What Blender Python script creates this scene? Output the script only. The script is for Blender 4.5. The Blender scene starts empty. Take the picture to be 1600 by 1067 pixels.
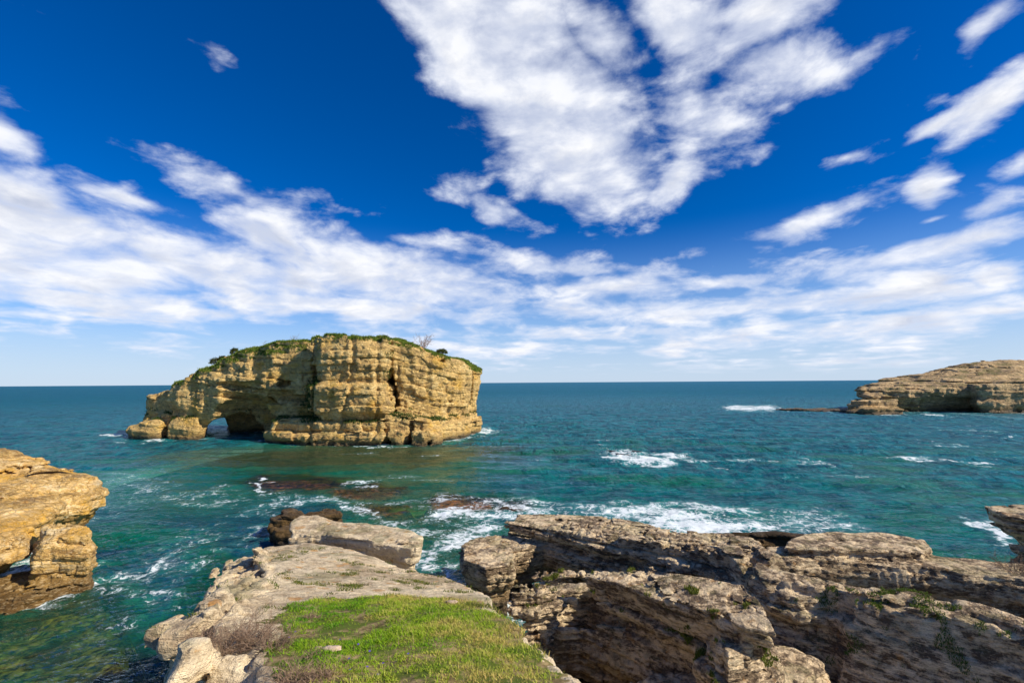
import bpy, math, random
import numpy as np
from mathutils import Vector, Matrix

# ------------------------------------------------------------------ camera
FPX = 711.0                      # focal length for a 1600 px wide frame
PITCH, ROLL, EYE = math.radians(5.15), math.radians(0.40), 12.0
FW = np.array([0, math.cos(PITCH), math.sin(PITCH)])
_r = np.array([1.0, 0, 0]); _u = np.array([0, -math.sin(PITCH), math.cos(PITCH)])
RT = math.cos(ROLL) * _r - math.sin(ROLL) * _u
UP = math.sin(ROLL) * _r + math.cos(ROLL) * _u
scene = bpy.context.scene
cam_data = bpy.data.cameras.new('camera')
cam = bpy.data.objects.new('camera', cam_data)
scene.collection.objects.link(cam)
cam_data.sensor_width = 36.0
cam_data.lens = FPX / 1600 * 36.0
cam_data.clip_start = 0.1
cam_data.clip_end = 60000
cam.matrix_world = Matrix(((RT[0], UP[0], -FW[0], 0), (RT[1], UP[1], -FW[1], 0), (RT[2], UP[2], -FW[2], EYE), (0, 0, 0, 1)))
scene.camera = cam


def ray(px, py):
    return RT * (px - 800) / FPX + UP * (533.5 - py) / FPX + FW


def P(px, py, z=0.0):
    """ground point seen at a spot of the view, on the level z"""
    d = ray(px, py)
    t = (z - EYE) / d[2]
    return (d[0] * t, d[1] * t)


def D(px, py, y):
    """point seen at a spot of the view, at distance y"""
    d = ray(px, py)
    return np.array([0, 0, EYE]) + d * (y / d[1])


# ------------------------------------------------------------------ light
SUN_EL = math.radians(36)
SUN_H = np.array([0.93, -0.37])
SUN_AZ = math.atan2(SUN_H[0], SUN_H[1])     # clockwise from +Y
sun_dir = Vector((SUN_H[0] * math.cos(SUN_EL), SUN_H[1] * math.cos(SUN_EL), math.sin(SUN_EL)))
sd_ = bpy.data.lights.new('sun', 'SUN')
sd_.energy = 5.0
sd_.angle = math.radians(0.5)
sd_.color = (1.0, 0.90, 0.74)
sun = bpy.data.objects.new('sun', sd_)
scene.collection.objects.link(sun)
sun.rotation_euler = sun_dir.to_track_quat('Z', 'Y').to_euler()
sun.location = (60, -30, 60)

scene.cycles.sample_clamp_direct = 1.6
scene.cycles.sample_clamp_indirect = 1.6
vs = scene.view_settings
vs.view_transform = 'Standard'
vs.look = 'None'
vs.exposure = 0.32
vs.gamma = 1.0
vs.use_curve_mapping = False


# ------------------------------------------------------------------ node helper
class E:
    """a small expression wrapper round shader nodes"""
    nt = None

    def __init__(s, sock): s.s = sock

    @staticmethod
    def new(kind, **kw):
        n = E.nt.nodes.new(kind)
        for k, v in kw.items(): setattr(n, k, v)
        return n

    @staticmethod
    def link(v, sock):
        if isinstance(v, E): E.nt.links.new(v.s, sock)
        elif v is not None:
            if hasattr(sock.default_value, '__len__'):
                if isinstance(v, (int, float)): v = (v,) * len(sock.default_value)
                if len(sock.default_value) == 4 and len(v) == 3: v = (*v, 1)
            sock.default_value = v

    @staticmethod
    def m(op, a, b=None, c=None, clamp=False):
        n = E.new('ShaderNodeMath', operation=op, use_clamp=clamp)
        for i, v in enumerate((a, b, c)):
            if v is not None: E.link(v, n.inputs[i])
        return E(n.outputs[0])

    def __add__(a, b): return E.m('ADD', a, b)
    __radd__ = __add__
    def __sub__(a, b): return E.m('SUBTRACT', a, b)
    def __rsub__(a, b): return E.m('SUBTRACT', b, a)
    def __mul__(a, b): return E.m('MULTIPLY', a, b)
    __rmul__ = __mul__
    def __truediv__(a, b): return E.m('DIVIDE', a, b)
    def __rtruediv__(a, b): return E.m('DIVIDE', b, a)
    def __pow__(a, b): return E.m('POWER', a, b)


def emax(a, b): return E.m('MAXIMUM', a, b)
def emin(a, b): return E.m('MINIMUM', a, b)
def sat(a): return E.m('ADD', a, 0.0, clamp=True)


def sstep(v, lo, hi, o0=0.0, o1=1.0):
    n = E.new('ShaderNodeMapRange', interpolation_type='SMOOTHSTEP')
    E.link(v, n.inputs['Value'])
    for k, x in (('From Min', lo), ('From Max', hi), ('To Min', o0), ('To Max', o1)): E.link(x, n.inputs[k])
    return E(n.outputs['Result'])


def mixc(f, a, b, mode='MIX'):
    n = E.new('ShaderNodeMix', data_type='RGBA', blend_type=mode)
    E.link(f, n.inputs[0]); E.link(a, n.inputs[6]); E.link(b, n.inputs[7])
    return E(n.outputs[2])


def noise(vec, scale=1.0, detail=4, rough=0.5, dist=0.0, dims='3D', w=None, col=False, lac=2.0):
    n = E.new('ShaderNodeTexNoise', noise_dimensions=dims)
    if vec is not None and dims != '1D': E.link(vec, n.inputs['Vector'])
    if w is not None: E.link(w, n.inputs['W'])
    for k, v in (('Scale', scale), ('Detail', detail), ('Roughness', rough), ('Distortion', dist), ('Lacunarity', lac)): E.link(v, n.inputs[k])
    return E(n.outputs['Color' if col else 'Fac'])


def voro(vec, scale=1.0, feature='F1', rnd=1.0):
    n = E.new('ShaderNodeTexVoronoi', feature=feature)
    E.link(vec, n.inputs['Vector']); E.link(scale, n.inputs['Scale']); E.link(rnd, n.inputs['Randomness'])
    return E(n.outputs['Distance'])


def cells(vec, scale=1.0):
    n = E.new('ShaderNodeTexVoronoi', feature='F1')
    E.link(vec, n.inputs['Vector']); E.link(scale, n.inputs['Scale'])
    s_ = E.new('ShaderNodeSeparateXYZ'); E.nt.links.new(n.outputs['Color'], s_.inputs[0])
    return E(s_.outputs[0])


def sep(v):
    n = E.new('ShaderNodeSeparateXYZ'); E.link(v, n.inputs[0])
    return E(n.outputs[0]), E(n.outputs[1]), E(n.outputs[2])


def comb(x, y, z):
    n = E.new('ShaderNodeCombineXYZ')
    for i, v in enumerate((x, y, z)): E.link(v, n.inputs[i])
    return E(n.outputs[0])


def vmath(op, a, b=None):
    n = E.new('ShaderNodeVectorMath', operation=op)
    E.link(a, n.inputs[0])
    if b is not None: E.link(b, n.inputs[1])
    return E(n.outputs[1] if op in ('LENGTH', 'DOT_PRODUCT') else n.outputs[0])


def position():
    return E(E.new('ShaderNodeNewGeometry').outputs['Position'])


def attr(name, out='Fac'):
    n = E.new('ShaderNodeAttribute', attribute_name=name)
    return E(n.outputs[out])


# ------------------------------------------------------------------ sky
world = bpy.data.worlds.new('World')
scene.world = world
world.use_nodes = True
E.nt = world.node_tree
E.nt.nodes.clear()
sky = E.new('ShaderNodeTexSky', sky_type='NISHITA', sun_disc=False, sun_elevation=SUN_EL, sun_rotation=SUN_AZ,
            altitude=300.0, air_density=0.8, dust_density=0.15, ozone_density=4.0)
hs = E.new('ShaderNodeHueSaturation')
hs.inputs['Hue'].default_value = 0.513
hs.inputs['Saturation'].default_value = 1.55
hs.inputs['Value'].default_value = 1.05
E.nt.links.new(sky.outputs[0], hs.inputs['Color'])
skyc = E(hs.outputs[0])
dirv = E(E.new('ShaderNodeTexCoord').outputs['Generated'])
dx, dy, dz = sep(vmath('NORMALIZE', dirv))
az = E.m('ARCTAN2', dx, dy)
el = E.m('ARCSINE', emax(dz, -0.2))
ae = comb(az, el, 0.0)
kk = 1.0 / (emax(dz, 0.0) + 0.10)
cp = comb(dx * kk, dy * kk, 0.0)              # a cloud deck seen in perspective
warp = noise(cp, 1.6, 3, 0.5, col=True)
wx, wy, wz = sep(warp)
aew = comb(az + (wx - 0.5) * 0.10, el + (wy - 0.5) * 0.06, 0.0)


def azel(px, py):
    d = ray(px, py); d = d / np.linalg.norm(d)
    return math.atan2(d[0], d[1]), math.asin(d[2])


# cloud banks: view spot, half width, half height, tilt (degrees, + = falls to the right), weight
BANKS = [
    (640, -20, 130, 70, 35, 1.1), (760, 60, 200, 120, 42, 1.5), (850, 150, 170, 130, 48, 1.5), (920, 225, 115, 85, 35, 1.2), (950, 275, 85, 32, -5, .85),
    (1050, 280, 60, 26, -30, .8), (1075, 170, 60, 100, 5, .55), (1050, 20, 110, 80, 40, 1.0), (1220, 5, 220, 66, -12, .85), (1210, 105, 130, 56, 20, .75),
    (1325, 105, 70, 32, -20, .5), (1130, 190, 70, 40, 10, .6), (930, 60, 90, 80, 30, .9),
    (10, 200, 60, 34, 30, .75), (30, 305, 140, 50, 25, .95), (90, 395, 320, 82, 12, 1.1), (430, 378, 120, 48, 28, 1.0),
    (620, 430, 220, 58, 8, 1.05), (360, 425, 280, 62, 6, 1.0), (120, 468, 380, 30, 3, .9), (560, 485, 330, 28, 2, .95),
    (365, 292, 110, 22, 9, .72), (205, 305, 110, 15, 10, .6), (660, 374, 100, 18, 8, .65),
    (765, 320, 70, 26, 25, .75), (885, 416, 110, 17, 3, .85), (960, 450, 150, 36, 3, .85), (1120, 440, 110, 13, 3, .8),
    (1235, 350, 150, 17, -11, .75), (1440, 398, 270, 32, -6, .9), (1560, 372, 130, 28, -8, .8), (1443, 300, 34, 36, 0, .9), (1455, 338, 46, 12, -5, .8),
    (1540, 318, 64, 22, -10, .8), (1425, 450, 84, 36, -5, 1.1), (1560, 434, 60, 30, 0, 1.0), (1570, 478, 80, 24, 0, .9),
    (1570, 150, 110, 34, -28, .75), (1450, 199, 80, 12, -18, .65), (1600, 265, 46, 22, -20, .75), (1315, 245, 36, 13, -10, .55), (1570, 8, 80, 22, -30, .5), (1432, 80, 20, 12, -40, .4), (340, 115, 40, 16, 30, .3),
    (1150, 480, 620, 26, 1, .85), (1300, 515, 620, 26, 0, .75), (900, 522, 700, 16, 1, .62), (130, 500, 300, 13, 0, .6), (900, 545, 900, 14, 0, .6), (1300, 568, 700, 10, 0, .55), (300, 540, 400, 10, 0, .45), (945, 575, 120, 6, 0, .5),
]
cover = None
for (bx, by, rx, ry, rot, wt) in BANKS:
    a0, e0 = azel(bx, by)
    a1, e1 = azel(bx + 20, by)
    k = math.hypot(a1 - a0, e1 - e0) / 20
    a2, e2 = azel(bx, by - 20)
    k2 = math.hypot(a2 - a0, e2 - e0) / 20
    mp = E.new('ShaderNodeMapping', vector_type='TEXTURE')
    E.link(aew, mp.inputs['Vector'])
    mp.inputs['Location'].default_value = (a0, e0, 0)
    mp.inputs['Rotation'].default_value = (0, 0, -math.radians(rot))
    mp.inputs['Scale'].default_value = (rx * k * 1.45, ry * k2 * 1.45, 1)
    ln = vmath('LENGTH', E(mp.outputs[0]))
    v = E.m('MULTIPLY_ADD', ln, -wt, wt - .06)
    cover = v if cover is None else emax(cover, v)
cover = emax(cover, -0.5)
# elsewhere (outside the photographed part of the sky) scattered clouds, thinned to cut the fill light
back = sstep(dy, 0.25, -0.1)
cover = cover + back * (noise(cp, 0.55, 2, 0.5) * 2.2 - 1.35 - cover)


dn = vmath('NORMALIZE', dirv)


def puffs(off):
    q = vmath('ADD', dn, off)
    st = vmath('MULTIPLY', q, (1.0, 1.0, 2.1))
    st = vmath('ADD', st, vmath('MULTIPLY', vmath('SUBTRACT', warp, (.5, .5, .5)), (.10, .10, .10)))
    big = noise(st, 6.5, 10, 0.60, 0.15)
    bill = 1.0 - voro(st, 9.0, 'SMOOTH_F1') * 1.25
    bil2 = 1.0 - voro(st, 22.0, 'SMOOTH_F1') * 1.25
    return (big - .5) * 1.5 + (bill - .45) * .34 + (bil2 - .45) * .20


so = tuple(v * .030 for v in (SUN_H[0], SUN_H[1], .75))
deck = noise(vmath('MULTIPLY', cp, (1.0, .8, 1.0)), 2.2, 10, 0.62, 0.45)
n0 = puffs((0.0, 0.0, 0.0))
n1 = puffs(so)
cov = emin(cover, .70)
dens = cov * 1.10 + ((deck - .5) * 1.5 + n0 * 1.55) * (1.12 - emax(cov, 0.0) * .75) - .14
cl = sstep(dens, -0.08, 0.72)
cl2 = sstep(dens, 0.15, 1.0)
lit = sat((n0 - n1) * 2.3 + 0.58 - cl2 * .14 + (deck - .5) * .7)
cbright = mixc(lit, (4.4, 4.8, 5.9), (8.3, 8.3, 8.4))
thick = mixc(cl2, (6.4, 6.9, 8.1), cbright)
wisp = sstep(el, 0.02, 0.10)
skyh = mixc(sstep(el, 0.34, 0.0) * 0.80, skyc, (3.7, 5.2, 7.3))
skyh = mixc(sstep(el, 0.13, 0.0) * 0.55, skyh, (5.0, 5.7, 6.7))
cl = cl * sstep(el, 0.0, 0.05) * 0.97
finals = mixc(cl, skyh, thick)
bg = E.new('ShaderNodeBackground')
E.link(finals, bg.inputs['Color'])
bg.inputs['Strength'].default_value = 0.1
wo = E.new('ShaderNodeOutputWorld')
E.nt.links.new(bg.outputs[0], wo.inputs[0])
world.cycles.sampling_method = 'MANUAL'
world.cycles.sample_map_resolution = 512


# ------------------------------------------------------------------ mesh helpers
def tag(o, label=None, cat=None, group=None, kind=None):
    if label: o['label'] = label
    if cat: o['category'] = cat
    if group: o['group'] = group
    if kind: o['kind'] = kind
    return o


def mesh_from(name, V, Fc, mat, parent=None, base=None, smooth=True, attrs=None):
    """V (n,3), Fc (m,k) -> one linked mesh object whose origin is at base"""
    V = np.asarray(V, np.float32)
    if base is not None: V = V - np.asarray(base, np.float32)
    me = bpy.data.meshes.new(name)
    m, k = Fc.shape
    me.vertices.add(len(V)); me.vertices.foreach_set('co', V.ravel())
    me.loops.add(m * k); me.loops.foreach_set('vertex_index', Fc.astype(np.int32).ravel())
    me.polygons.add(m)
    me.polygons.foreach_set('loop_start', np.arange(0, m * k, k, dtype=np.int32))
    me.polygons.foreach_set('use_smooth', np.full(m, smooth))
    for an, (typ, arr) in (attrs or {}).items():
        a = me.attributes.new(an, typ, 'POINT')
        a.data.foreach_set('value' if typ == 'FLOAT' else 'color', np.asarray(arr, np.float32).ravel())
    me.update(calc_edges=True)
    me.materials.append(mat)
    o = bpy.data.objects.new(name, me)
    scene.collection.objects.link(o)
    if parent is not None: o.parent = parent
    if base is not None: o.location = base
    return o


# ------------------------------------------------------------------ noise in numpy
rg = np.random.default_rng(11)
TB = rg.random((64, 64, 64)).astype(np.float32).ravel()


def vn(x, y, z):
    xf = np.floor(x); yf = np.floor(y); zf = np.floor(z)
    fx = (x - xf).astype(np.float32); fy = (y - yf).astype(np.float32); fz = (z - zf).astype(np.float32)
    fx = fx * fx * (3 - 2 * fx); fy = fy * fy * (3 - 2 * fy); fz = fz * fz * (3 - 2 * fz)
    xi = xf.astype(np.int32); yi = yf.astype(np.int32); zi = zf.astype(np.int32)
    x0 = (xi & 63) << 12; x1 = ((xi + 1) & 63) << 12
    y0 = (yi & 63) << 6; y1 = ((yi + 1) & 63) << 6
    z0 = zi & 63; z1 = (zi + 1) & 63
    def L(a, b, t): return a + (b - a) * t
    a = L(L(TB.take(x0 + y0 + z0), TB.take(x1 + y0 + z0), fx), L(TB.take(x0 + y1 + z0), TB.take(x1 + y1 + z0), fx), fy)
    b = L(L(TB.take(x0 + y0 + z1), TB.take(x1 + y0 + z1), fx), L(TB.take(x0 + y1 + z1), TB.take(x1 + y1 + z1), fx), fy)
    return L(a, b, fz) * 2 - 1


def fbm(x, y, z, octv=3, gain=0.5, ridged=False):
    s = 0; a = 1.0; t = 0
    for o in range(octv):
        n = vn(x + 17.3 * o, y + 5.1 * o, z + 9.7 * o)
        if ridged: n = 1 - 2 * np.abs(n)
        s = s + a * n; t += a; a *= gain
        x = x * 2.03; y = y * 2.03; z = z * 2.03
    return s / t


def hsh(a, b, c):
    h = (a.astype(np.int64) * 73856093) ^ (b.astype(np.int64) * 19349663) ^ (c.astype(np.int64) * 83492791)
    return ((h >> 3) & 0xffff).astype(np.float32) / 65535.0


class Beds:
    """1-D table of rock beds: each bed stands out or weathers back, with a notch between beds"""
    def __init__(s, t0, t1, seed, notch=0.8):
        r = random.Random(seed)
        n = 6000; s.res = 0.01
        off = np.zeros(n, np.float32); idx = np.zeros(n, np.int32)
        i = 0; k = 0
        while i < n:
            th = max(3, int(r.uniform(t0, t1) / s.res)); o = r.uniform(-1, 1)
            j = min(n, i + th)
            u = (np.arange(i, j) - i + .5) / th
            off[i:j] = o - notch * np.abs(2 * u - 1) ** 5
            idx[i:j] = k; k += 1; i = j
        s.off, s.idx, s.n = off, idx, n

    def at(s, v):
        i = np.floor(v / s.res).astype(np.int32) % s.n
        return s.off.take(i), s.idx.take(i)


def sdf_poly(pts, X, Y):
    pts = np.asarray(pts, np.float64)
    d = np.full(X.shape, 1e18); sgn = np.ones(X.shape)
    n = len(pts)
    for i in range(n):
        ax, ay = pts[i]; bx, by = pts[i - 1]
        ex, ey = bx - ax, by - ay
        wx_, wy_ = X - ax, Y - ay
        t = np.clip((wx_ * ex + wy_ * ey) / (ex * ex + ey * ey + 1e-12), 0, 1)
        qx, qy = wx_ - ex * t, wy_ - ey * t
        d = np.minimum(d, qx * qx + qy * qy)
        c1 = Y >= ay; c2 = Y < by; c3 = ex * wy_ > ey * wx_
        sgn = np.where((c1 & c2 & c3) | (~c1 & ~c2 & ~c3), -sgn, sgn)
    return (sgn * np.sqrt(d)).astype(np.float32)


def smax(a, b, k):
    h = np.clip(0.5 - 0.5 * (b - a) / k, 0, 1)
    return b + (a - b) * h + k * h * (1 - h)


def smin(a, b, k): return -smax(-a, -b, k)


class Prism:
    """upright body on an outline; top is a height or a function of x, y; prof widens or undercuts it by height"""
    def __init__(s, pts, top, prof=None, rnd=0.3, bot=-9, k=0.2, wob=0.0):
        s.pts, s.top, s.prof, s.rnd, s.bot, s.k, s.wob = pts, top, prof, rnd, bot, k, wob

    def prep(s, X, Y):
        X_, Y_ = X, Y
        if s.wob:
            X_ = X + s.wob * fbm(X / 2.5, Y / 2.5, X * 0 + 3.3, 3)
            Y_ = Y + s.wob * fbm(X / 2.5 + 31, Y / 2.5, X * 0 + 7.7, 3)
        s.d2 = sdf_poly(s.pts, X_, Y_)
        s.t2 = (s.top(X, Y) if callable(s.top) else np.full(X.shape, s.top)).astype(np.float32)

    def ev(s, i, j, x, y, z):
        d = s.d2[i, j]
        if s.prof is not None:
            d = d - np.interp(z, [p[0] for p in s.prof], [p[1] for p in s.prof]).astype(np.float32)
        d = smax(d, z - s.t2[i, j], s.rnd)
        if s.bot > -8: d = smax(d, s.bot - z, s.rnd)
        return d


class Ball:
    def __init__(s, c, r, k=0.3, rot=0.0): s.c, s.r, s.k, s.rot = c, r, k, rot
    def prep(s, X, Y): pass

    def ev(s, i, j, x, y, z):
        u, v = x - s.c[0], y - s.c[1]
        ca, sa = math.cos(s.rot), math.sin(s.rot)
        u, v = u * ca + v * sa, -u * sa + v * ca
        q = np.sqrt((u / s.r[0]) ** 2 + (v / s.r[1]) ** 2 + ((z - s.c[2]) / s.r[2]) ** 2)
        return (q - 1) * min(s.r)


class Tunnel:
    """arched passage from a to b (plan points): half width w, crown height h, widening g per metre towards a"""
    def __init__(s, a, b, w, h, g=0.0, k=0.4): s.a, s.b, s.w, s.h, s.g, s.k = a, b, w, h, g, k
    def prep(s, X, Y): pass

    def ev(s, i, j, x, y, z):
        dx_, dy_ = s.b[0] - s.a[0], s.b[1] - s.a[1]
        L = math.hypot(dx_, dy_); dx_ /= L; dy_ /= L
        u = (x - s.a[0]) * dx_ + (y - s.a[1]) * dy_
        v = (x - s.a[0]) * -dy_ + (y - s.a[1]) * dx_
        f = 1 + s.g * np.clip(L - u, 0, L)
        q = np.sqrt((v / (s.w * f)) ** 2 + (np.maximum(z, 0) / (s.h * f)) ** 2)
        d = (q - 1) * s.w * f
        return np.maximum(d, np.abs(u - L / 2) - L / 2)


WL = []          # rock found at the water's edge, for the wash round it


def formation(name, adds, subs, lo, hi, cell, det, mat, label, cat, group=None, kind=None):
    lo = np.array(lo, float); hi = np.array(hi, float)
    n = (np.ceil((hi - lo) / cell / 4).astype(int)) * 4 + 1
    xs = lo[0] + cell * np.arange(n[0]); ys = lo[1] + cell * np.arange(n[1]); zs = lo[2] + cell * np.arange(n[2])
    X, Y = np.meshgrid(xs, ys, indexing='ij')
    for s in adds + subs: s.prep(X, Y)
    TZ = np.full(X.shape, -5.0, np.float32)
    for s in adds:
        if isinstance(s, Prism): TZ = np.where(s.d2 < .25, np.maximum(TZ, s.t2), TZ)

    def base(i, j, x, y, z):
        d = None
        for s in adds:
            e = s.ev(i, j, x, y, z)
            d = e if d is None else smin(d, e, s.k)
        for s in subs: d = smax(d, -s.ev(i, j, x, y, z), s.k)
        return d
    nb = (n - 1) // 4
    I, J, K = np.meshgrid(np.arange(nb[0]), np.arange(nb[1]), np.arange(nb[2]), indexing='ij')
    i, j, k = (a.ravel() * 4 + 2 for a in (I, J, K))
    dc = base(i, j, xs[i].astype(np.float32), ys[j].astype(np.float32), zs[k].astype(np.float32)).reshape(I.shape)
    act = np.abs(dc) < cell * 3.6 * 1.4 + det['amp']
    F_ = np.full(tuple(n), 9.0, np.float32)
    up = np.where(dc < 0, -9.0, 9.0).astype(np.float32).repeat(4, 0).repeat(4, 1).repeat(4, 2)
    F_[:-1, :-1, :-1] = up; del up
    am = np.zeros(tuple(n), bool)
    ai, aj, ak = np.nonzero(act)
    ar = np.arange(5)
    for a in ar:
        for b in ar:
            for c in ar: am[ai * 4 + a, aj * 4 + b, ak * 4 + c] = True
    i, j, k = np.nonzero(am); del am
    step = 1500000
    for q in range(0, len(i), step):
        ii, jj, kk_ = i[q:q + step], j[q:q + step], k[q:q + step]
        x, y, z = xs[ii].astype(np.float32), ys[jj].astype(np.float32), zs[kk_].astype(np.float32)
        d = base(ii, jj, x, y, z)
        dt = detail(x, y, z, det)
        if 'mod' in det: dt = dt * det['mod'](x, y, z)
        if 'flat' in det: dt = dt * np.interp(TZ[ii, jj] - z, [0.0, .10, .30], [det['flat'], .6, 1]).astype(np.float32)
        if 'extra' in det: dt = dt + det['extra'](x, y, z)
        F_[ii, jj, kk_] = d - dt
    # surface nets
    ins = F_ < 0
    s8 = [ins[a:n[0] - 1 + a, b:n[1] - 1 + b, c:n[2] - 1 + c] for a in (0, 1) for b in (0, 1) for c in (0, 1)]
    any_ = s8[0].copy(); all_ = s8[0].copy()
    for t in s8[1:]: any_ |= t; all_ &= t
    ci, cj, ck = np.nonzero(any_ & ~all_); del any_, all_
    ids = np.full((n[0] - 1, n[1] - 1, n[2] - 1), -1, np.int32)
    ids[ci, cj, ck] = np.arange(len(ci))
    acc = np.zeros((len(ci), 3), np.float32); cnt = np.zeros(len(ci), np.float32)
    cor = [(a, b, c) for a in (0, 1) for b in (0, 1) for c in (0, 1)]
    val = {c: F_[ci + c[0], cj + c[1], ck + c[2]] for c in cor}
    for c in cor:
        for ax in range(3):
            if c[ax] == 0:
                e = list(c); e[ax] = 1; e = tuple(e)
                va, vb = val[c], val[e]
                m = (va < 0) != (vb < 0)
                t = np.where(m, va / np.where(m, va - vb, 1), 0)
                pnt = np.empty((len(ci), 3), np.float32); pnt[:] = c; pnt[:, ax] = t
                acc += np.where(m[:, None], pnt, 0); cnt += m
    Vt = (np.stack([ci, cj, ck], 1) + acc / np.maximum(cnt, 1)[:, None]) * cell + lo
    quads = []
    for ax in range(3):
        sl0 = [slice(1, -1)] * 3; sl0[ax] = slice(0, -1)
        sl1 = [slice(1, -1)] * 3; sl1[ax] = slice(1, None)
        a, b = ins[tuple(sl0)], ins[tuple(sl1)]
        e = np.nonzero(a != b)
        flip = a[e]
        off = [1, 1, 1]; off[ax] = 0
        gi = [e[0] + off[0], e[1] + off[1], e[2] + off[2]]
        o1, o2 = [(1, 2), (2, 0), (0, 1)][ax]
        def g(p, q_):
            t = [gi[0].copy(), gi[1].copy(), gi[2].copy()]; t[o1] -= p; t[o2] -= q_
            return ids[t[0], t[1], t[2]]
        Q = np.stack([g(0, 0), g(1, 0), g(1, 1), g(0, 1)], 1)
        Q[~flip] = Q[~flip][:, ::-1]
        quads.append(Q)
    Q = np.concatenate(quads)
    Q = Q[(Q >= 0).all(1)]
    # drop loose crumbs: keep what connects to a big piece
    par = np.arange(len(Vt))
    for _ in range(60):
        mn = par[Q].min(1)
        new = par.copy()
        for c in range(4): np.minimum.at(new, Q[:, c], mn)
        new = new[new]; new = new[new]
        if (new == par).all(): break
        par = new
    cnts = np.bincount(par, minlength=len(Vt))
    keep = cnts[par] > max(200, 0.004 * len(Vt))
    Q = Q[keep[Q[:, 0]]]
    used = np.zeros(len(Vt), bool); used[Q.ravel()] = True
    mp_ = np.cumsum(used) - 1
    Vt = Vt[used]; Q = mp_[Q]
    WL.append(Vt[np.abs(Vt[:, 2]) < .35][:, :2])
    c = Vt.mean(0); c[2] = 0.0
    o = mesh_from(name, Vt, Q, mat, base=c)
    o.data.set_sharp_from_angle(angle=math.radians(38))
    tag(o, label, cat, group, kind)
    print('formation', name, len(Vt), flush=True)
    return o, Vt, Q


def detail(x, y, z, p):
    """weathering: beds that stand out, joints between blocks, and roughness"""
    w = p.get('warp', 0.3); ws = p.get('wscale', 5.0)
    s = z + p['dip'][0] * x + p['dip'][1] * y + (p['bend'](x) if 'bend' in p else 0) + w * fbm(x / ws, y / ws, z / ws, 2) + 20
    f1, i1 = p['thick'].at(s)
    f2, i2 = p['thin'].at(s)
    soft = 0.55 + 0.45 * vn(x / 4 + 9, y / 4, z / 3)
    d = p['a1'] * f1 + p['a2'] * f2 * soft
    ca, sa = math.cos(p['joint']), math.sin(p['joint'])
    u = x * ca + y * sa; v = -x * sa + y * ca
    wj = p['jw']
    nj = vn(x / wj / 1.3, y / wj / 1.3, z / wj) * 0.6
    h1 = hsh(i1, i1 * 0 + 3, i1 * 0 + 5)
    uu = u / wj + h1 * p.get('brick', 3) + nj; vv = v / wj * 0.8 + h1 * 2 + nj
    bu, bv = np.floor(uu), np.floor(vv)
    d += p['a3'] * (hsh(bu, bv, i1) - 0.5)
    eu = np.minimum(uu - bu, 1 - uu + bu) * wj; ev_ = np.minimum(vv - bv, 1 - vv + bv) * wj
    cr = p.get('cw', 0.06)
    d -= p['a4'] * np.exp(-(np.minimum(eu, ev_) / cr) ** 2) * (0.5 + 0.5 * vn(x / 2, y / 2 + 4, z / 2))
    # tall joints cutting through all the beds
    tj = 1 - np.abs(vn(u / (wj * 2.2) + 3, v / (wj * 2.2), z / 30 + 0.02 * i1))
    d -= p.get('a6', 0.0) * np.clip(tj - 0.86, 0, 1) / 0.14
    ns = p['ns']
    d += p['a5'] * fbm(x / ns, y / ns, z / ns * 1.5, p.get('oct', 4), 0.55)
    if p.get('a7'):
        d -= p['a7'] * np.clip(fbm(x / ns * 4, y / ns * 4, z / ns * 7, 2, 0.5, True) - 0.2, 0, 1)
    return d


# ------------------------------------------------------------------ materials
def mat_new(name):
    m = bpy.data.materials.new(name); m.use_nodes = True
    E.nt = m.node_tree; E.nt.nodes.clear()
    return m


def finish(color, rough=0.9, height=None, bdist=0.02, spec=0.3, extra=None, normal=None):
    b = E.new('ShaderNodeBsdfPrincipled')
    E.link(color, b.inputs['Base Color']); E.link(rough, b.inputs['Roughness'])
    E.link(spec, b.inputs['Specular IOR Level'])
    if height is not None:
        bn = E.new('ShaderNodeBump'); bn.inputs['Strength'].default_value = 1.0
        bn.inputs['Distance'].default_value = bdist
        E.link(height, bn.inputs['Height']); E.nt.links.new(bn.outputs[0], b.inputs['Normal'])
    o = E.new('ShaderNodeOutputMaterial')
    E.nt.links.new(b.outputs[0], o.inputs[0])
    return b


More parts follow.
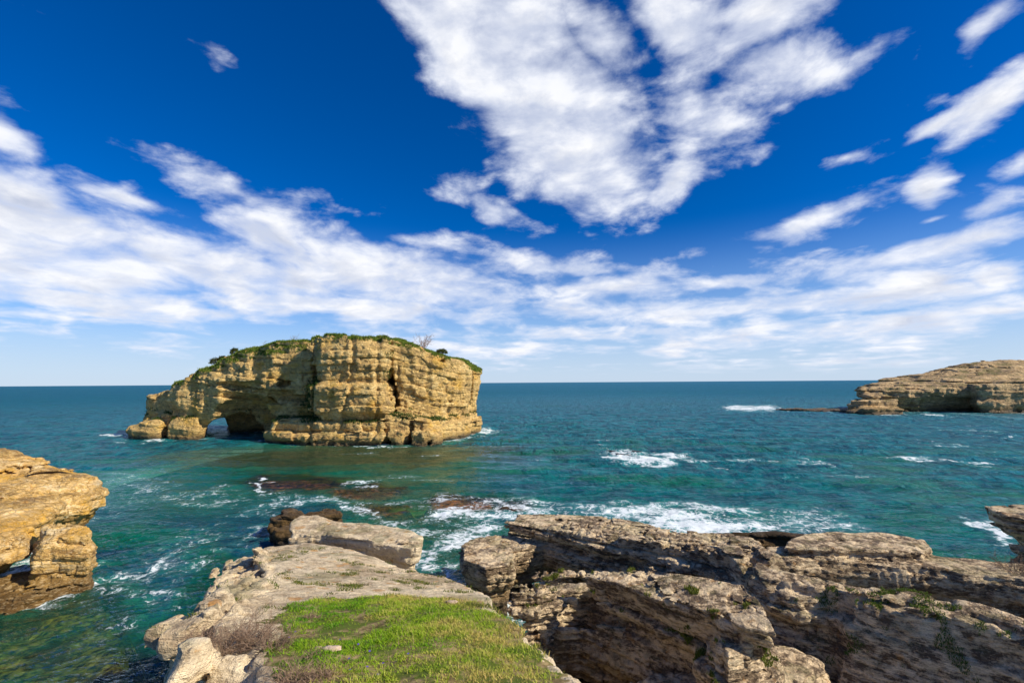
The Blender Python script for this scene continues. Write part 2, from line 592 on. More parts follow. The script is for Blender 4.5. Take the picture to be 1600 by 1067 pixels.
def rock_mat(name, light, mid, dark, rust, dip=(0, 0), scale=1.0, wet=0.9, wetcol=(.05, .035, .02), lichen=0.5, rustamt=0.5, green=0.0, bump=0.05, weather=(.17, .15, .13), wamt=0.5, band=1.0, crack=.35, chunk=1.0, hz=.12, wv=.7):
    """layered limestone: bands along the bedding, rust stains, grey weathering, lichen, dark tide mark"""
    m = mat_new(name)
    p = position()
    x, y, z = sep(p)
    s = z + x * dip[0] + y * dip[1]
    w = noise(p, 0.35 / scale, 3, 0.5)
    s = s + (w - 0.5) * wv * scale
    sv = comb(x * hz, y * hz, s * 1.0)
    b1 = noise(sv, 2.2 / scale, 4, 0.6)
    b2 = noise(sv, 9.0 / scale, 3, 0.6)
    n1 = noise(p, 0.5 / scale, 6, 0.6)
    n2 = noise(p, 3.5 / scale, 6, 0.65)
    n3 = noise(p, 16 / scale, 4, 0.7)
    v = (b1 - 0.5) * 1.5 * band + (b2 - 0.5) * 1.0 * band + (n2 - 0.5) * 1.3 + (n3 - .5) * .9 + 0.47
    c = mixc(sstep(v, 0.12, 0.55), dark, mid)
    c = mixc(sstep(v, 0.42, 0.85), c, light)
    rm = sstep(n1 + (b1 - .5) * .5 + (n2 - .5) * .3, 0.62 - 0.16 * rustamt, 0.80 - .16 * rustamt)
    c = mixc(rm * (0.35 + 0.6 * rustamt), c, rust)
    n4 = noise(p, 0.9 / scale, 7, 0.68, 0.6)
    c = mixc(sstep(n4, 0.50, 0.66) * wamt, c, weather)
    lv = voro(p, 2.6 / scale)
    lm = sstep(noise(p, 1.6 / scale, 3, .5) * 0.9 + noise(p, 14 / scale, 3, .6) * 0.35 - lv * 0.35, 0.60, 0.66)
    c = mixc(lm * lichen, c, (.52, .22, .02))
    nz = E(E.new('ShaderNodeNewGeometry').outputs['Normal'])
    _, _, nzz = sep(nz)
    if green:
        gm = sstep(noise(p, 0.7 / scale, 5, .65), 0.50, 0.6) * sstep(nzz, 0.25, 0.7) * green
        c = mixc(gm, c, mixc(n3, (.035, .06, .012), (.12, .15, .03)))
    # tide mark: seaweed-dark rock just above the water
    tl = z + (n1 - 0.5) * 1.4 * wet + (n2 - 0.5) * 0.5
    wm = sstep(tl, 1.3 * wet, 0.45 * wet)
    c = mixc(sstep(tl, 2.6 * wet, 0.9 * wet) * 0.55, c, mixc(n2, (.30, .17, .03), (.16, .09, .03)))
    c = mixc(wm, c, wetcol)
    dst = vmath('MULTIPLY', vmath('SUBTRACT', noise(p, 1.8 / scale, 4, .6, col=True), (.5, .5, .5)), (.6 * scale,) * 3)
    pf = vmath('ADD', comb(x, y, s * 2.6), dst)
    k1 = cells(pf, 1.7 / scale); k2 = cells(pf, 4.3 / scale); k3 = cells(pf, 10.0 / scale)
    c = mixc(sstep(k2, .0, 1.0, .0, .30) * chunk, c, (dark[0] * 1.3, dark[1] * 1.3, dark[2] * 1.3))
    c = mixc(sstep(k3, .6, 1.0, .0, .25) * chunk, c, light)
    crk = voro(vmath('ADD', p, vmath('MULTIPLY', noise(p, 2.0 / scale, 3, .6, col=True), (.5, .5, .5))), 1.6 / scale, 'DISTANCE_TO_EDGE')
    crk2 = sstep(crk, 0.0, 0.06)
    h = b2 * 1.6 * band + b1 * 1.0 + n2 * 1.3 + n3 * 0.7 + (k1 * 1.5 + k2 * 1.1 + k3 * .5) * chunk + crk2 * crack + noise(p, 50 / scale, 3, .7) * 0.18
    c = mixc((1.0 - crk2) * crack, c, (dark[0] * .6, dark[1] * .6, dark[2] * .6))
    finish(c, 0.92 - wm * 0.45, h, bump * scale, 0.25)
    return m


M_STACK = rock_mat('stack_limestone', (.95, .73, .34), (.80, .53, .18), (.40, .26, .11), (.74, .42, .06), (0.03, 0), 3.0, 1.0, chunk=.8, band=.8, hz=.3, lichen=.25, rustamt=.75, green=.5, bump=.10, wamt=.18, weather=(.20, .16, .12))
M_HEAD = rock_mat('headland_limestone', (.82, .60, .32), (.60, .42, .21), (.28, .19, .10), (.62, .32, .08), (0.03, 0), 4.0, 1.4, lichen=0, rustamt=.3, green=.75, bump=.10, wamt=.5)
M_LEDGE = rock_mat('ledge_limestone', (.88, .74, .50), (.72, .58, .37), (.38, .28, .17), (.62, .38, .12), (.10, .26), 1.0, 1.0, crack=.10, chunk=.65, lichen=.65, rustamt=.25, green=.45, bump=.07, wamt=.3, weather=(.48, .41, .30))
M_CLIFF = rock_mat('cliff_limestone', (.92, .73, .46), (.62, .46, .28), (.13, .09, .055), (.38, .20, .06), (-.04, .02), .8, 1.0, crack=.12, chunk=.75, band=1.9, hz=.28, wv=.22, lichen=.35, rustamt=.18, green=.35, bump=.09, wamt=.5, weather=(.15, .12, .10))
M_LEFT = rock_mat('left_limestone', (.90, .72, .42), (.74, .47, .15), (.26, .15, .045), (.68, .36, .03), (.08, .05), 1.4, .9, wetcol=(.10, .055, .015), lichen=.3, rustamt=.85, green=.1, bump=.06, wamt=.35)
M_WET = rock_mat('wet_rock', (.10, .07, .04), (.06, .042, .028), (.022, .017, .012), (.10, .05, .02), (0, .1), 1.0, 1.0, wetcol=(.02, .015, .012), lichen=.1, rustamt=.2, bump=.06)
M_REEF = rock_mat('reef_rock', (.16, .10, .05), (.09, .06, .035), (.035, .024, .016), (.15, .07, .02), (0, .1), 1.0, 0.3, wetcol=(.03, .02, .012), lichen=0, rustamt=.3, bump=.06)


# ------------------------------------------------------------------ rock formations
def on(px, py, top):
    z = 5.0
    for _ in range(40):
        x, y = P(px, py, z)
        z = 0.5 * z + 0.5 * float(top(np.array([x]), np.array([y]))[0])
    return P(px, py, z)


def pts(L, z):
    return [P(a, b, z) if not callable(z) else on(a, b, z) for a, b in L]


def dpts(L): return [tuple(D(a, 600, y)[:2]) for a, y in L]


# ---- the sea stack with its arch
def zpx(px, py, y): return float(D(px, py, y)[2])


_tp = [(231, 630, 109), (240, 617, 108), (268, 612, 107), (280, 602, 106), (308, 585, 105), (333, 571, 104), (357, 562, 104), (396, 549, 103), (430, 541, 101), (469, 535, 100), (497, 533, 99), (520, 530, 96), (560, 529, 95), (606, 531, 95), (640, 541, 97), (690, 557, 101), (725, 567, 106), (750, 579, 112)]
_tx = [float(D(a, b, y)[0]) for a, b, y in _tp]; _tz = [zpx(a, b, y) for a, b, y in _tp]


def stack_top(X, Y):
    z = np.interp(X, _tx, _tz)
    return z + 0.5 * fbm(X / 6, Y / 6, X * 0, 3)


beds_a = Beds(0.7, 2.2, 3); beds_b = Beds(0.25, 0.6, 5)
beds_c = Beds(0.25, 0.8, 7); beds_d = Beds(0.06, 0.2, 9)
bulge = [(-2, 1.2), (1, 1.0), (3.0, -0.6), (5, -.9), (5.8, -.2), (6.6, .7), (8.5, 1.4), (11.4, 1.3), (12.2, .0), (13, .3), (16, .9), (19, .4), (22, -.6)]
adds = [
    Prism(dpts([(490, 97), (494, 91.5), (508, 90), (545, 89), (585, 89.5), (608, 91), (611, 99), (616, 120), (470, 122)]), stack_top, bulge, 0.8, k=.5, wob=.8),
    Prism(dpts([(614, 99), (616, 92.5), (650, 93), (690, 96), (722, 101), (746, 108), (751, 113), (742, 124), (612, 124)]), stack_top, [(-2, .2), (0, -.5), (5, -1.2), (8, -.8), (12, -.1), (17, .3), (22, .2)], 0.8, k=.5, wob=1.0),
    Prism(dpts([(500, 97), (470, 96.5), (430, 97), (390, 98), (350, 99), (310, 100), (275, 102), (248, 106), (244, 113), (262, 122), (500, 124)]), stack_top, [(-2, -1.5), (3, -1.6), (5, -.6), (8, .5), (11, .5), (14, .2), (20, -.8)], 1.0, k=.5, wob=1.0),
    # slabs of the foot
    Prism(dpts([(408, 98), (404, 94.5), (430, 92), (470, 90), (540, 88.3), (585, 87.5), (601, 87.3), (603, 100)]), 2.6, [(-2, -.2), (0.3, -.4), (1.2, .3), (2.5, .1)], .5, k=.35, wob=.5),
    Prism(dpts([(440, 96), (438, 93.4), (480, 91.3), (540, 89.5), (598, 89), (602, 100)]), 4.8, [(2, .1), (4, .4), (5, 0)], .5, k=.35, wob=.5),
    Prism(dpts([(609, 100), (608, 87.6), (622, 87.2), (635, 87.4), (637, 95)]), 2.9, None, .6, k=.3, wob=.4),
    Prism(dpts([(641, 96), (640, 87.5), (660, 87), (684, 87.6), (690, 90), (690, 98)]), 2.9, None, .7, k=.3, wob=.4),
    Prism(dpts([(608, 100), (606, 89.7), (640, 89), (672, 89.6), (690, 92), (700, 100)]), lambda X, Y: 5.4 - 0.10 * (X + 22), None, .6, k=.3, wob=.5),
    Prism(dpts([(680, 98), (682, 92), (700, 95), (722, 99.5), (738, 104), (748, 108), (752, 110), (749, 116), (700, 112)]), lambda X, Y: 4.6 - 0.22 * (X + 15), [(-2, -.6), (0, -.6), (1, -.2), (3, 0)], .6, k=.5, wob=.6),
    # lobes at the left foot
    Prism(dpts([(206, 104), (214, 101.5), (240, 100.5), (258, 101), (261, 104), (262, 109), (215, 109)]), lambda X, Y: 4.6 + .16 * (X + 78), [(-2, .3), (.5, .2), (2, .5), (4, 0)], 1.5, k=.5, wob=.6),
    Prism(dpts([(265, 103), (268, 100.5), (290, 99.5), (312, 100), (323, 102), (324, 108), (266, 109)]), 4.9, [(-2, .3), (.5, .2), (2, .5), (4, 0)], 1.5, k=.5, wob=.6),
    Prism(dpts([(240, 106), (256, 103.5), (320, 103), (332, 105), (330, 112), (245, 114)]), 6.0, None, 1.0, k=.6, wob=.6),
    Prism(dpts([(240, 110), (242, 106), (262, 105), (290, 106), (300, 116), (240, 118)]), zpx(255, 618, 107), [(-2, 1.6), (3.5, 1.5), (6, .3), (8, .5), (10, .5), (12, .2)], 1.4, k=.7, wob=.6),
]
subs = [
    Tunnel(tuple(D(346, 600, 92)[:2]), tuple(D(341, 600, 135)[:2]), 2.3, 4.6, 0.0, k=.5),
    Tunnel(tuple(D(374, 600, 92)[:2]), tuple(D(380, 600, 114)[:2]), 4.6, 6.0, .0, k=.8),
    Ball((*D(388, 600, 99.5)[:2], 3.4), (8.0, 8.5, 6.3), k=.7),
    Ball((*D(405, 600, 97.5)[:2], 9.4), (9.0, 2.0, 1.3), k=.6), Ball((*D(375, 600, 98.5)[:2], 12.0), (9.0, 1.5, .8), k=.5),
    Ball((*D(262.5, 600, 101.5)[:2], 2.0), (.5, 3.4, 3.2), k=.5),
    # the deep joint in the middle and small sea caves
    Prism(dpts([(610.4, 80), (613.2, 80), (612.4, 92.4), (611.2, 92.4)]), 40, [(-2, -.1), (6, -.02), (11, .0), (16, -.08), (23, .05)], .2, k=.25, wob=.35, bot=5.0),
    Ball((*D(488, 600, 94.5)[:2], 15.5), (1.1, 3.4, 6.5), k=.4),
    Ball((*D(676, 600, 90.5)[:2], 0.7), (1.0, 3.0, 1.7), k=.3),
    Ball((*D(604.8, 600, 87.5)[:2], 1.2), (.45, 3.0, 2.6), k=.3),
    Ball((*D(638.2, 600, 87)[:2], 1.0), (.4, 3.0, 2.3), k=.3),
    Ball((*D(712, 600, 97)[:2], 7.5), (1.2, 1.6, 5), k=.8),
    Ball((*D(688, 600, 94.5)[:2], 17.8), (.9, 2.6, 2.6), k=.5),
]
det_stack = dict(dip=(0.0, 0.0), bend=lambda x: .2 * (x + 24).clip(0, 30) - .12 * (-48 - x).clip(0, 40), warp=0.9, wscale=14, thick=beds_a, thin=beds_b, a1=.34, a2=.18, a3=.55, a4=.22, a5=.75, a6=.60, a7=.3, mod=lambda x, y, z: 1 - .65 * np.clip((-62 - x) / 2, 0, 1) * np.clip((6.0 - z) / 1.5, 0, 1),
                 joint=.5, jw=2.6, cw=.22, ns=6.0, oct=4, amp=1.5)
o_stack, V_stack, _q_stack = formation('sea_stack', adds, subs, (-92, 84, -2), (-3, 127, 24), 0.2, det_stack, M_STACK,
                                'large layered golden limestone sea stack standing in the bay, pierced by a low arch', 'sea stack')

# ---- headland far right with its low spit
hz = [(1338, 607, 172), (1345, 600, 172), (1400, 589, 174), (1440, 581, 176), (1480, 570, 178), (1530, 561, 180), (1580, 559, 182), (1640, 566, 184), (1750, 560, 186), (1950, 556, 186)]
_hx = [float(D(a, b, 172)[0]) for a, b, y in hz]; _hz = [zpx(a, b, y) for a, b, y in hz]


def head_top(X, Y):
    f = np.clip((Y - 166) / 26, -.3, 1)
    base = np.interp(X * 172 / Y, _hx, _hz)
    lowf = 6.5 + 0.04 * (X - 130)
    return lowf + (base - .2 - lowf) * np.clip(f, 0, 1) ** .8 + .6 * fbm(X / 9, Y / 9, X * 0 + 2, 3)


adds = [
    Prism(dpts([(1344, 172), (1358, 169), (1400, 168), (1450, 168), (1500, 168), (1515, 168), (1600, 168), (1700, 166), (2100, 166), (2100, 250), (1500, 250), (1338, 186)]), head_top,
          [(-2, -4), (1.5, -3.5), (4.5, -2.2), (5.5, 0), (8, .4), (12, .3)], 1.2, k=.8, wob=2.0),
    Prism(dpts([(1514, 168), (1524, 162), (1560, 161), (1620, 161), (1700, 160), (1700, 175), (1515, 176)]), lambda X, Y: 10.0 + .06 * (X - 162) + .7 * fbm(X / 7, Y / 7, X * 0, 3),
          [(-2, -1), (1.5, -.6), (3, .3), (9, 0)], 1.2, k=.6, wob=1.2),
    Prism(dpts([(1322, 172), (1325, 166), (1360, 163), (1398, 163), (1402, 168), (1396, 176), (1330, 178)]), lambda X, Y: 4.9 + .5 * fbm(X / 5, Y / 5, X * 0, 3), [(-2, .5), (1, 0), (5, 0)], .8, k=.6, wob=1.2),
    Prism(dpts([(1318, 170), (1322, 161), (1360, 158), (1404, 159), (1408, 163), (1402, 170)]), 1.7, None, .5, k=.5, wob=1.0),
    Prism(dpts([(1205, 186), (1250, 178), (1290, 173), (1330, 167), (1340, 176), (1300, 182), (1250, 186), (1215, 189)]), lambda X, Y: 0.3 + .035 * (X - 100) + .3 * fbm(X / 4, Y / 4, X * 0, 3), None, .5, k=.5, wob=1.0),
]
det_head = dict(dip=(0.03, 0.0), warp=1.2, wscale=22, thick=Beds(1.0, 2.6, 13), thin=Beds(.5, 1.0, 15), a1=.55, a2=.35, a3=.5, a4=.3, a5=1.0, a6=.3, a7=.4,
                joint=.3, jw=4.0, cw=.35, ns=9.0, oct=4, amp=2.8)
formation('headland', adds, [], (92, 152, -2), (262, 240, 27), 0.42, det_head, M_HEAD,
          'grass topped layered headland across the water at the right, with a low spit', 'headland')

# ---- left rocks
adds = [
    Prism([P(160, 762, 3.2), P(156, 748, 3.8), P(115, 742, 4.0), P(70, 728, 4.8), P(20, 702, 6.2), (-62, 44), (-62, 24), P(-60, 930, 1.0), P(-10, 912, 1.0), P(18, 870, 2.0), P(38, 832, 2.6), P(64, 803, 3.0), P(105, 785, 3.0), P(142, 778, 3.0)],
          lambda X, Y: np.interp(X, [-60, -46, -41, -36, -33], [7.5, 6.5, 5.0, 4.3, 3.9]) - .06 * (39 - Y) + .25 * fbm(X / 3, Y / 3, X * 0, 3),
          [(-2, -1.6), (.2, -1.3), (1.0, -.4), (1.8, .1), (2.8, .3), (3.6, .1), (6, -.4)], 1.0, k=.5, wob=.9),
    Prism([(-36.5, 31.8), (-32.6, 30), (-29.8, 27.6), (-31, 24), (-34, 21), (-62, 21), (-62, 36), (-40, 36)], lambda X, Y: 2.4 + .12 * (-32 - X) + .3 * fbm(X / 2, Y / 2, X * 0, 3),
          [(-2, -.2), (.3, -1.0), (1, -.9), (2, -.3), (3, 0)], .6, k=.5, wob=.6),
]
subs = [Ball((*P(48, 862, .8), .8), (1.3, 2.0, 1.1), k=.3, rot=-.3), Ball((-37.5, 29.4, 4.5), (2.4, 1.6, 1.6), k=.4, rot=.3)]
det_left = dict(dip=(.10, .05), warp=.5, wscale=6, thick=Beds(.5, 1.4, 17), thin=Beds(.12, .35, 19), a1=.20, a2=.09, a3=.22, a4=.10, a5=.50, a6=.15, a7=.14,
                joint=.7, jw=1.5, cw=.1, ns=2.6, oct=5, amp=1.0)
formation('shore_rock', adds, subs, (-54, 22, -2.4), (-28, 44, 9), 0.11, det_left, M_LEFT,
          'golden orange rock mass with a rounded nose jutting over the water at the left edge', 'rock')
adds = [
    Prism([P(66, 812, 3.7), P(100, 808, 3.7), P(142, 812, 3.7), P(142, 836, 3.0), P(138, 850, 2.8), P(60, 850, 3.0)], lambda X, Y: 3.7 - .10 * (30.5 - Y) + .15 * fbm(X / 1.5, Y / 1.5, X * 0, 3),
          [(-1, .6), (.4, .3), (1.2, -.1), (2.2, .25), (2.6, .1), (4, 0)], .3, k=.3, wob=.35),
    Prism([P(50, 880, 1.2), P(138, 872, 1.2), P(136, 893, .9), P(90, 915, .8), P(40, 938, .6), P(8, 950, .5), P(-30, 925, .6), P(0, 900, .9)], lambda X, Y: 1.0 + .2 * fbm(X / 1.5, Y / 1.5, X * 0, 3) - .12 * (28.5 - Y).clip(0, 9), None, .3, k=.5, wob=.5),
]
det_l2 = dict(det_left, a5=.22, a3=.14, jw=1.0, ns=1.6, amp=.6)
formation('shore_rock', adds, [], (-38, 22, -2.0), (-24, 34, 5), 0.08, det_l2, M_LEFT,
          'square golden boulder on a yellow tide ledge in front of the rounded nose rock', 'rock')


# ---- the ledge the viewer stands on
def ledge_top(X, Y):
    z = np.interp(Y, [-4, 0, 4.7, 9, 13, 17, 24], [10.6, 10.3, 9.1, 8.0, 6.95, 6.0, 4.9])
    r = np.clip((Y - 9) / 5, 0, 1)
    return z - .13 * r * (X + 6).clip(0, 9)


def ledge_a(X, Y):
    return ledge_top(X, Y) + .05 * fbm(X / 1.2, Y / 1.2, X * 0, 3)


def rim_blocks(x, y, z):
    # broken blocks and pits along the left rim and the near corner
    m = np.clip((-3.45 - (y - 6) * .46 - x + .5 * vn(x * 1.1, y * 1.1, z)) / .5 + .5, 0, 1) * np.clip((18 - y) / 1.5, 0, 1)
    q = 1.5 * vn(x / .9, y / .9, z / .9)
    u = x / .52 + q * .45; v = y / .60 + .9 * q * .5; w = z / .45 + .3 * q
    bu, bv, bw = np.floor(u), np.floor(v), np.floor(w)
    h = hsh(bu, bv, bw) - .62
    e_ = np.minimum(np.minimum(u - bu, 1 - u + bu) * .52, np.minimum(v - bv, 1 - v + bv) * .6)
    return m * (.62 * h - .16 * np.exp(-(e_ / .06) ** 2) + .16 * fbm(x / .35, y / .35, z / .35, 3, .5, True))


near_r = [(742, 915), (800, 955), (868, 1008), (938, 1072)]
adds = [
    Prism(pts([(404, 853), (440, 848), (480, 846), (530, 853), (570, 863), (620, 880), (660, 893), (700, 897)] + near_r, ledge_top) + [(2.2, 0), (2.4, -4), (-6, -4), (-5.2, 2)] +
          pts([(360, 1075), (372, 1010), (345, 960), (352, 925), (385, 905), (392, 875)], ledge_top), ledge_a,
          [(-2, .2), (0, .1), (3, -.1), (5, -.35), (6.5, -.3), (8, -.1), (10, -.1)], .10, k=.15, wob=.35),
    # broken lower rim on the left, in several blocks
    Prism(pts([(385, 868), (460, 880), (480, 930), (360, 940), (322, 960), (318, 935), (345, 905)], lambda X, Y: ledge_top(X, Y) - .45), lambda X, Y: ledge_top(X, Y) - .45 + .25 * fbm(X / .8, Y / .8, X * 0, 3),
          [(-2, 1.2), (3, .6), (6, 0), (9, 0)], .15, k=.15, wob=.4),
    Prism(pts([(330, 935), (430, 925), (440, 985), (330, 1000), (290, 1010), (300, 985), (322, 960)], lambda X, Y: ledge_top(X, Y) - .25), lambda X, Y: ledge_top(X, Y) - .25 + .35 * fbm(X / .9, Y / .9, X * 0 + 4, 3),
          [(-2, .6), (3, .3), (6.5, .0), (9, 0)], .15, k=.15, wob=.4),
    Prism(pts([(300, 1000), (400, 985), (520, 1040), (560, 1075), (290, 1085), (292, 1035)], lambda X, Y: ledge_top(X, Y) - .1), lambda X, Y: ledge_top(X, Y) - .1 + .25 * fbm(X / .7, Y / .7, X * 0 + 8, 3),
          [(-2, .4), (3, .2), (7, -.05), (9, -.1)], .12, k=.12, wob=.3),
    Prism([P(285, 1090, 8.6), P(340, 1070, 8.8), (-3, 2), (-4, -3), (-5.6, -3), (-4.6, 2)], lambda X, Y: ledge_top(X, Y) - .5, [(-2, .3), (5, .0), (9, -.3)], .3, k=.2, wob=.3),
]
det_ledge = dict(dip=(.10, .265), warp=.12, wscale=4, thick=beds_c, thin=beds_d, a1=.09, a2=.035, a3=.09, a4=.03, a5=.10, a6=.03, a7=.05,
                 joint=.5, jw=.8, cw=.05, ns=1.0, oct=5, amp=.75, flat=.7, extra=lambda x, y, z: rim_blocks(x, y, z))
o_ledge, V_ledge, _ = formation('rock_ledge', adds, [], (-10.5, -2, -1.2), (3.2, 20, 10.8), 0.055, det_ledge, M_LEDGE,
                                'pale flat limestone ledge in the foreground carrying the green grass patch', 'rock ledge')
# the tilted block just beyond it
adds = [
    Prism(pts([(468, 812), (530, 816), (600, 823), (640, 829), (658, 836), (655, 853), (640, 858), (570, 848), (500, 841), (452, 838), (455, 822)], 5.75), lambda X, Y: 5.85 - .02 * (X + 6) + .06 * fbm(X, Y, X * 0, 3),
          [(-2, .4), (2, .2), (4, -.25), (5, -.1), (5.6, 0)], .10, k=.2, wob=.25),
]
formation('boulder', adds, [], (-11, 15.5, -1.2), (-2, 23, 7), 0.06, dict(det_ledge, a5=.10, a3=.14, dip=(.02, .05)), M_LEDGE,
          'long pale tilted limestone block with an orange stained end, just beyond the flat ledge', 'boulder')
adds = [
    Prism([P(421, 802, 2.0), P(440, 790, 2.0), P(500, 787, 2.0), P(541, 790, 2.0), P(538, 800, 1.9), P(500, 805, 1.9), P(425, 806, 1.9)], lambda X, Y: 2.0 + .15 * fbm(X / 2, Y / 2, X * 0, 3), [(-2, -.2), (.3, -.6), (1, -.2), (2, 0)], .25, k=.3, wob=.4),
    Prism([P(424, 815, 1.7), P(460, 812, 1.7), P(466, 825, 1.6), P(430, 828, 1.5)], 1.6, [(-2, 0), (.3, -.3), (1, .1)], .3, k=.3, wob=.4),
]
formation('boulder', adds, [], (-21, 25.5, -1.6), (-9, 38, 3.2), 0.08, dict(det_left, a5=.25, a1=.18, amp=.7, a3=.3, jw=1.2), M_WET,
          'dark wet boulder in the water behind the long pale block', 'boulder')

# ---- ridges on the right
det_c = dict(dip=(-.04, .02), warp=.10, wscale=5, thick=beds_c, thin=beds_d, a1=.17, a2=.13, a3=.16, a4=.07, a5=.10, a6=.08, a7=.10, flat=.15,
             joint=2.65, jw=.55, cw=.07, ns=1.5, oct=5, amp=.75, brick=2.3)
r1z = lambda X, Y: 3.4 + .12 * (X + 1) + .04 * fbm(X / 2, Y / 2, X * 0, 3)
r1p = [(770, 813), (825, 820), (931, 836), (1009, 844), (1100, 858), (1150, 866), (1205, 874), (1215, 862), (1180, 848), (1080, 842), (1030, 836), (960, 823), (900, 817), (809, 811)]
adds = [
    Prism(pts(r1p, r1z), r1z, [(-2, -.9), (.6, -.8), (1.4, -.35), (2.4, -.15), (2.8, -.3), (3.4, .0)], .05, k=.10, wob=.15),
    Prism(pts([(806, 805), (850, 806), (940, 812), (1000, 822), (1030, 832), (1100, 842), (1190, 852), (1190, 862), (1000, 850), (800, 820)], 2.8), lambda X, Y: 2.9 + .03 * X, [(-2, .8), (2.2, .2), (3, 0)], .15, k=.15, wob=.22),
    Prism(pts([(724, 852), (736, 843), (752, 838), (790, 832), (850, 840), (850, 850), (800, 860), (800, 880), (760, 885), (726, 872)], 2.7), lambda X, Y: 2.7 + .04 * fbm(X, Y, X * 0, 3),
          [(-2, -.2), (0, -.4), (1.2, -.3), (2, .0), (2.7, .1), (3.2, .0)], .06, k=.08, wob=.2),
    Prism(pts([(1000, 872), (1060, 868), (1130, 874), (1180, 892), (1180, 925), (1100, 905), (1000, 892)], 3.2), lambda X, Y: 2.9 + .14 * (X - 4) + .2 * fbm(X, Y, X * 0 + 3, 3), None, .4, k=.4, wob=.22),
]
formation('rock_ridge', adds, [], (-4.5, 14.5, -1.4), (13.5, 34, 5.4), 0.05, det_c, M_CLIFF,
          'long layered rock ridge with a dark vertical face, nearest the breaking surf', 'rock ridge')

r2z = lambda X, Y: 4.35 + .14 * (X - 1)
r2o = [(845, 890), (915, 889), (990, 890), (1080, 900), (1165, 912), (1190, 940), (1214, 985), (1150, 975), (1110, 955), (1030, 932), (960, 908), (905, 898), (868, 903), (850, 913), (826, 901), (820, 892)]
adds = [
    Prism(pts([(845, 890), (915, 889), (990, 890), (1080, 900), (1165, 912), (1190, 940), (1214, 985), (1150, 975), (1110, 955), (1030, 932), (960, 908), (905, 898), (868, 903), (850, 913), (826, 901), (820, 892)], r2z),
          lambda X, Y: r2z(X, Y) + .06 * fbm(X, Y, X * 0 + 1, 3), [(-2, .1), (.5, .0), (1.8, -.1), (2.6, -.4), (3.3, -.45), (4.0, -.1), (4.6, .05), (5.2, .0)], .05, k=.10, wob=.15),
    Prism(pts([(780, 912), (805, 906), (845, 904), (890, 906), (880, 918), (840, 924), (800, 924), (784, 920)], 4.2), 4.25, [(-2, -.2), (.6, -.4), (2.4, -.5), (3.6, -.1), (4.2, 0)], .08, k=.12, wob=.2),
    Prism([(x + .5, y + 1.3) for x, y in pts(r2o, r2z)], lambda X, Y: r2z(X, Y) - 1.1, [(-2, .3), (3, .1), (4, 0)], .2, k=.2, wob=.15),
    Prism([(-3, 20), (3, 21), (14, 18), (14, 9), (1.2, 9), (-.6, 14), (-2, 17)], lambda X, Y: .15 + .3 * fbm(X, Y, X * 0, 3), None, .3, k=.3, wob=.22),
    Prism([P(1100, 975, 4.4), P(1150, 965, 4.6), P(1206, 985, 4.6), P(1208, 1015, 4.4), P(1180, 1040, 4.2), P(1130, 1050, 4.2), P(1090, 1010, 4.2)], lambda X, Y: 4.55 + .15 * fbm(X, Y, X * 0, 3), [(-2, .4), (2, .2), (3.5, .15), (4.4, -.1)], .35, k=.25, wob=.2),
    Prism([(3.2, 15.2), (7.0, 15.8), (8.4, 13.8), (7.6, 11.6), (6.0, 10.9), (4.4, 12.2)], lambda X, Y: 2.8 + .2 * fbm(X, Y, X * 0, 3), [(-2, .3), (1.5, .2), (3, 0)], .4, k=.2, wob=.22),
]
subs = [Ball((3.6, 14.6, 2.2), (2.0, .6, 1.0), k=.5, rot=-.45)]
_, V_r2, Q_r2 = formation('rock_ridge', adds, subs, (-2.4, 9.5, -1.2), (11.5, 21, 5.8), 0.045, dict(det_c, a5=.14, ns=1.3), M_CLIFF,
          'broad flat topped rock with an undercut dark face across the gully from the grass', 'rock ridge')

r3p = lambda X, Y: 4.6 + .10 * (X - 10)
r3z = lambda X, Y: r3p(X, Y) + .10 * fbm(X, Y, X * 0 + 2, 3)
adds = [
    Prism(pts([(1132, 868), (1165, 862), (1215, 888), (1330, 905), (1430, 925), (1480, 945), (1560, 970), (1640, 1000), (1760, 1040), (1760, 1085), (1600, 1006), (1480, 962), (1380, 936), (1300, 920), (1225, 908), (1170, 898)], r3p), r3z,
          [(-2, 1.6), (1, 1.2), (3, .7), (4, .2), (4.7, 0)], .15, k=.2, wob=.22),
    Prism([P(1190, 905, 4.5), P(1230, 902, 4.6), P(1300, 915, 4.6), P(1296, 946, 4.2), P(1250, 950, 4.1), P(1205, 935, 4.1)], lambda X, Y: 4.4 + .12 * fbm(X, Y, X * 0, 3), [(-2, -.4), (1.5, -.3), (3, -.1), (3.8, .1), (4.5, 0)], .25, k=.2, wob=.2),
    Prism([P(1330, 935, 4.4), P(1430, 956, 4.4), P(1540, 985, 4.5), P(1760, 1060, 4.6), P(1760, 1250, 4.0), P(1500, 1250, 4), P(1380, 1180, 3.6), P(1310, 1040, 3.6)], lambda X, Y: 4.75 + .1 * (X - 10) - 1.5 * (18.3 - .95 * (X - 8.6) - Y).clip(0, 9) + .35 * fbm(X / 1.2, Y / 1.2, X * 0, 4),
          None, .2, k=.3, wob=.5),
    Prism(pts([(1165, 862), (1200, 866), (1230, 892), (1190, 905), (1140, 885)], 4.3), 4.3, None, .2, k=.3, wob=.22),
]
_, V_r3, Q_r3 = formation('rock_ridge', adds, [], (7, 6, -1.2), (21.5, 24, 5.9), 0.075, dict(det_c, a1=.14, a2=.08, a3=.16, a5=.16), M_CLIFF,
          'steep shaded ridge with grass tufts on its slope, in the bottom right corner', 'rock ridge')
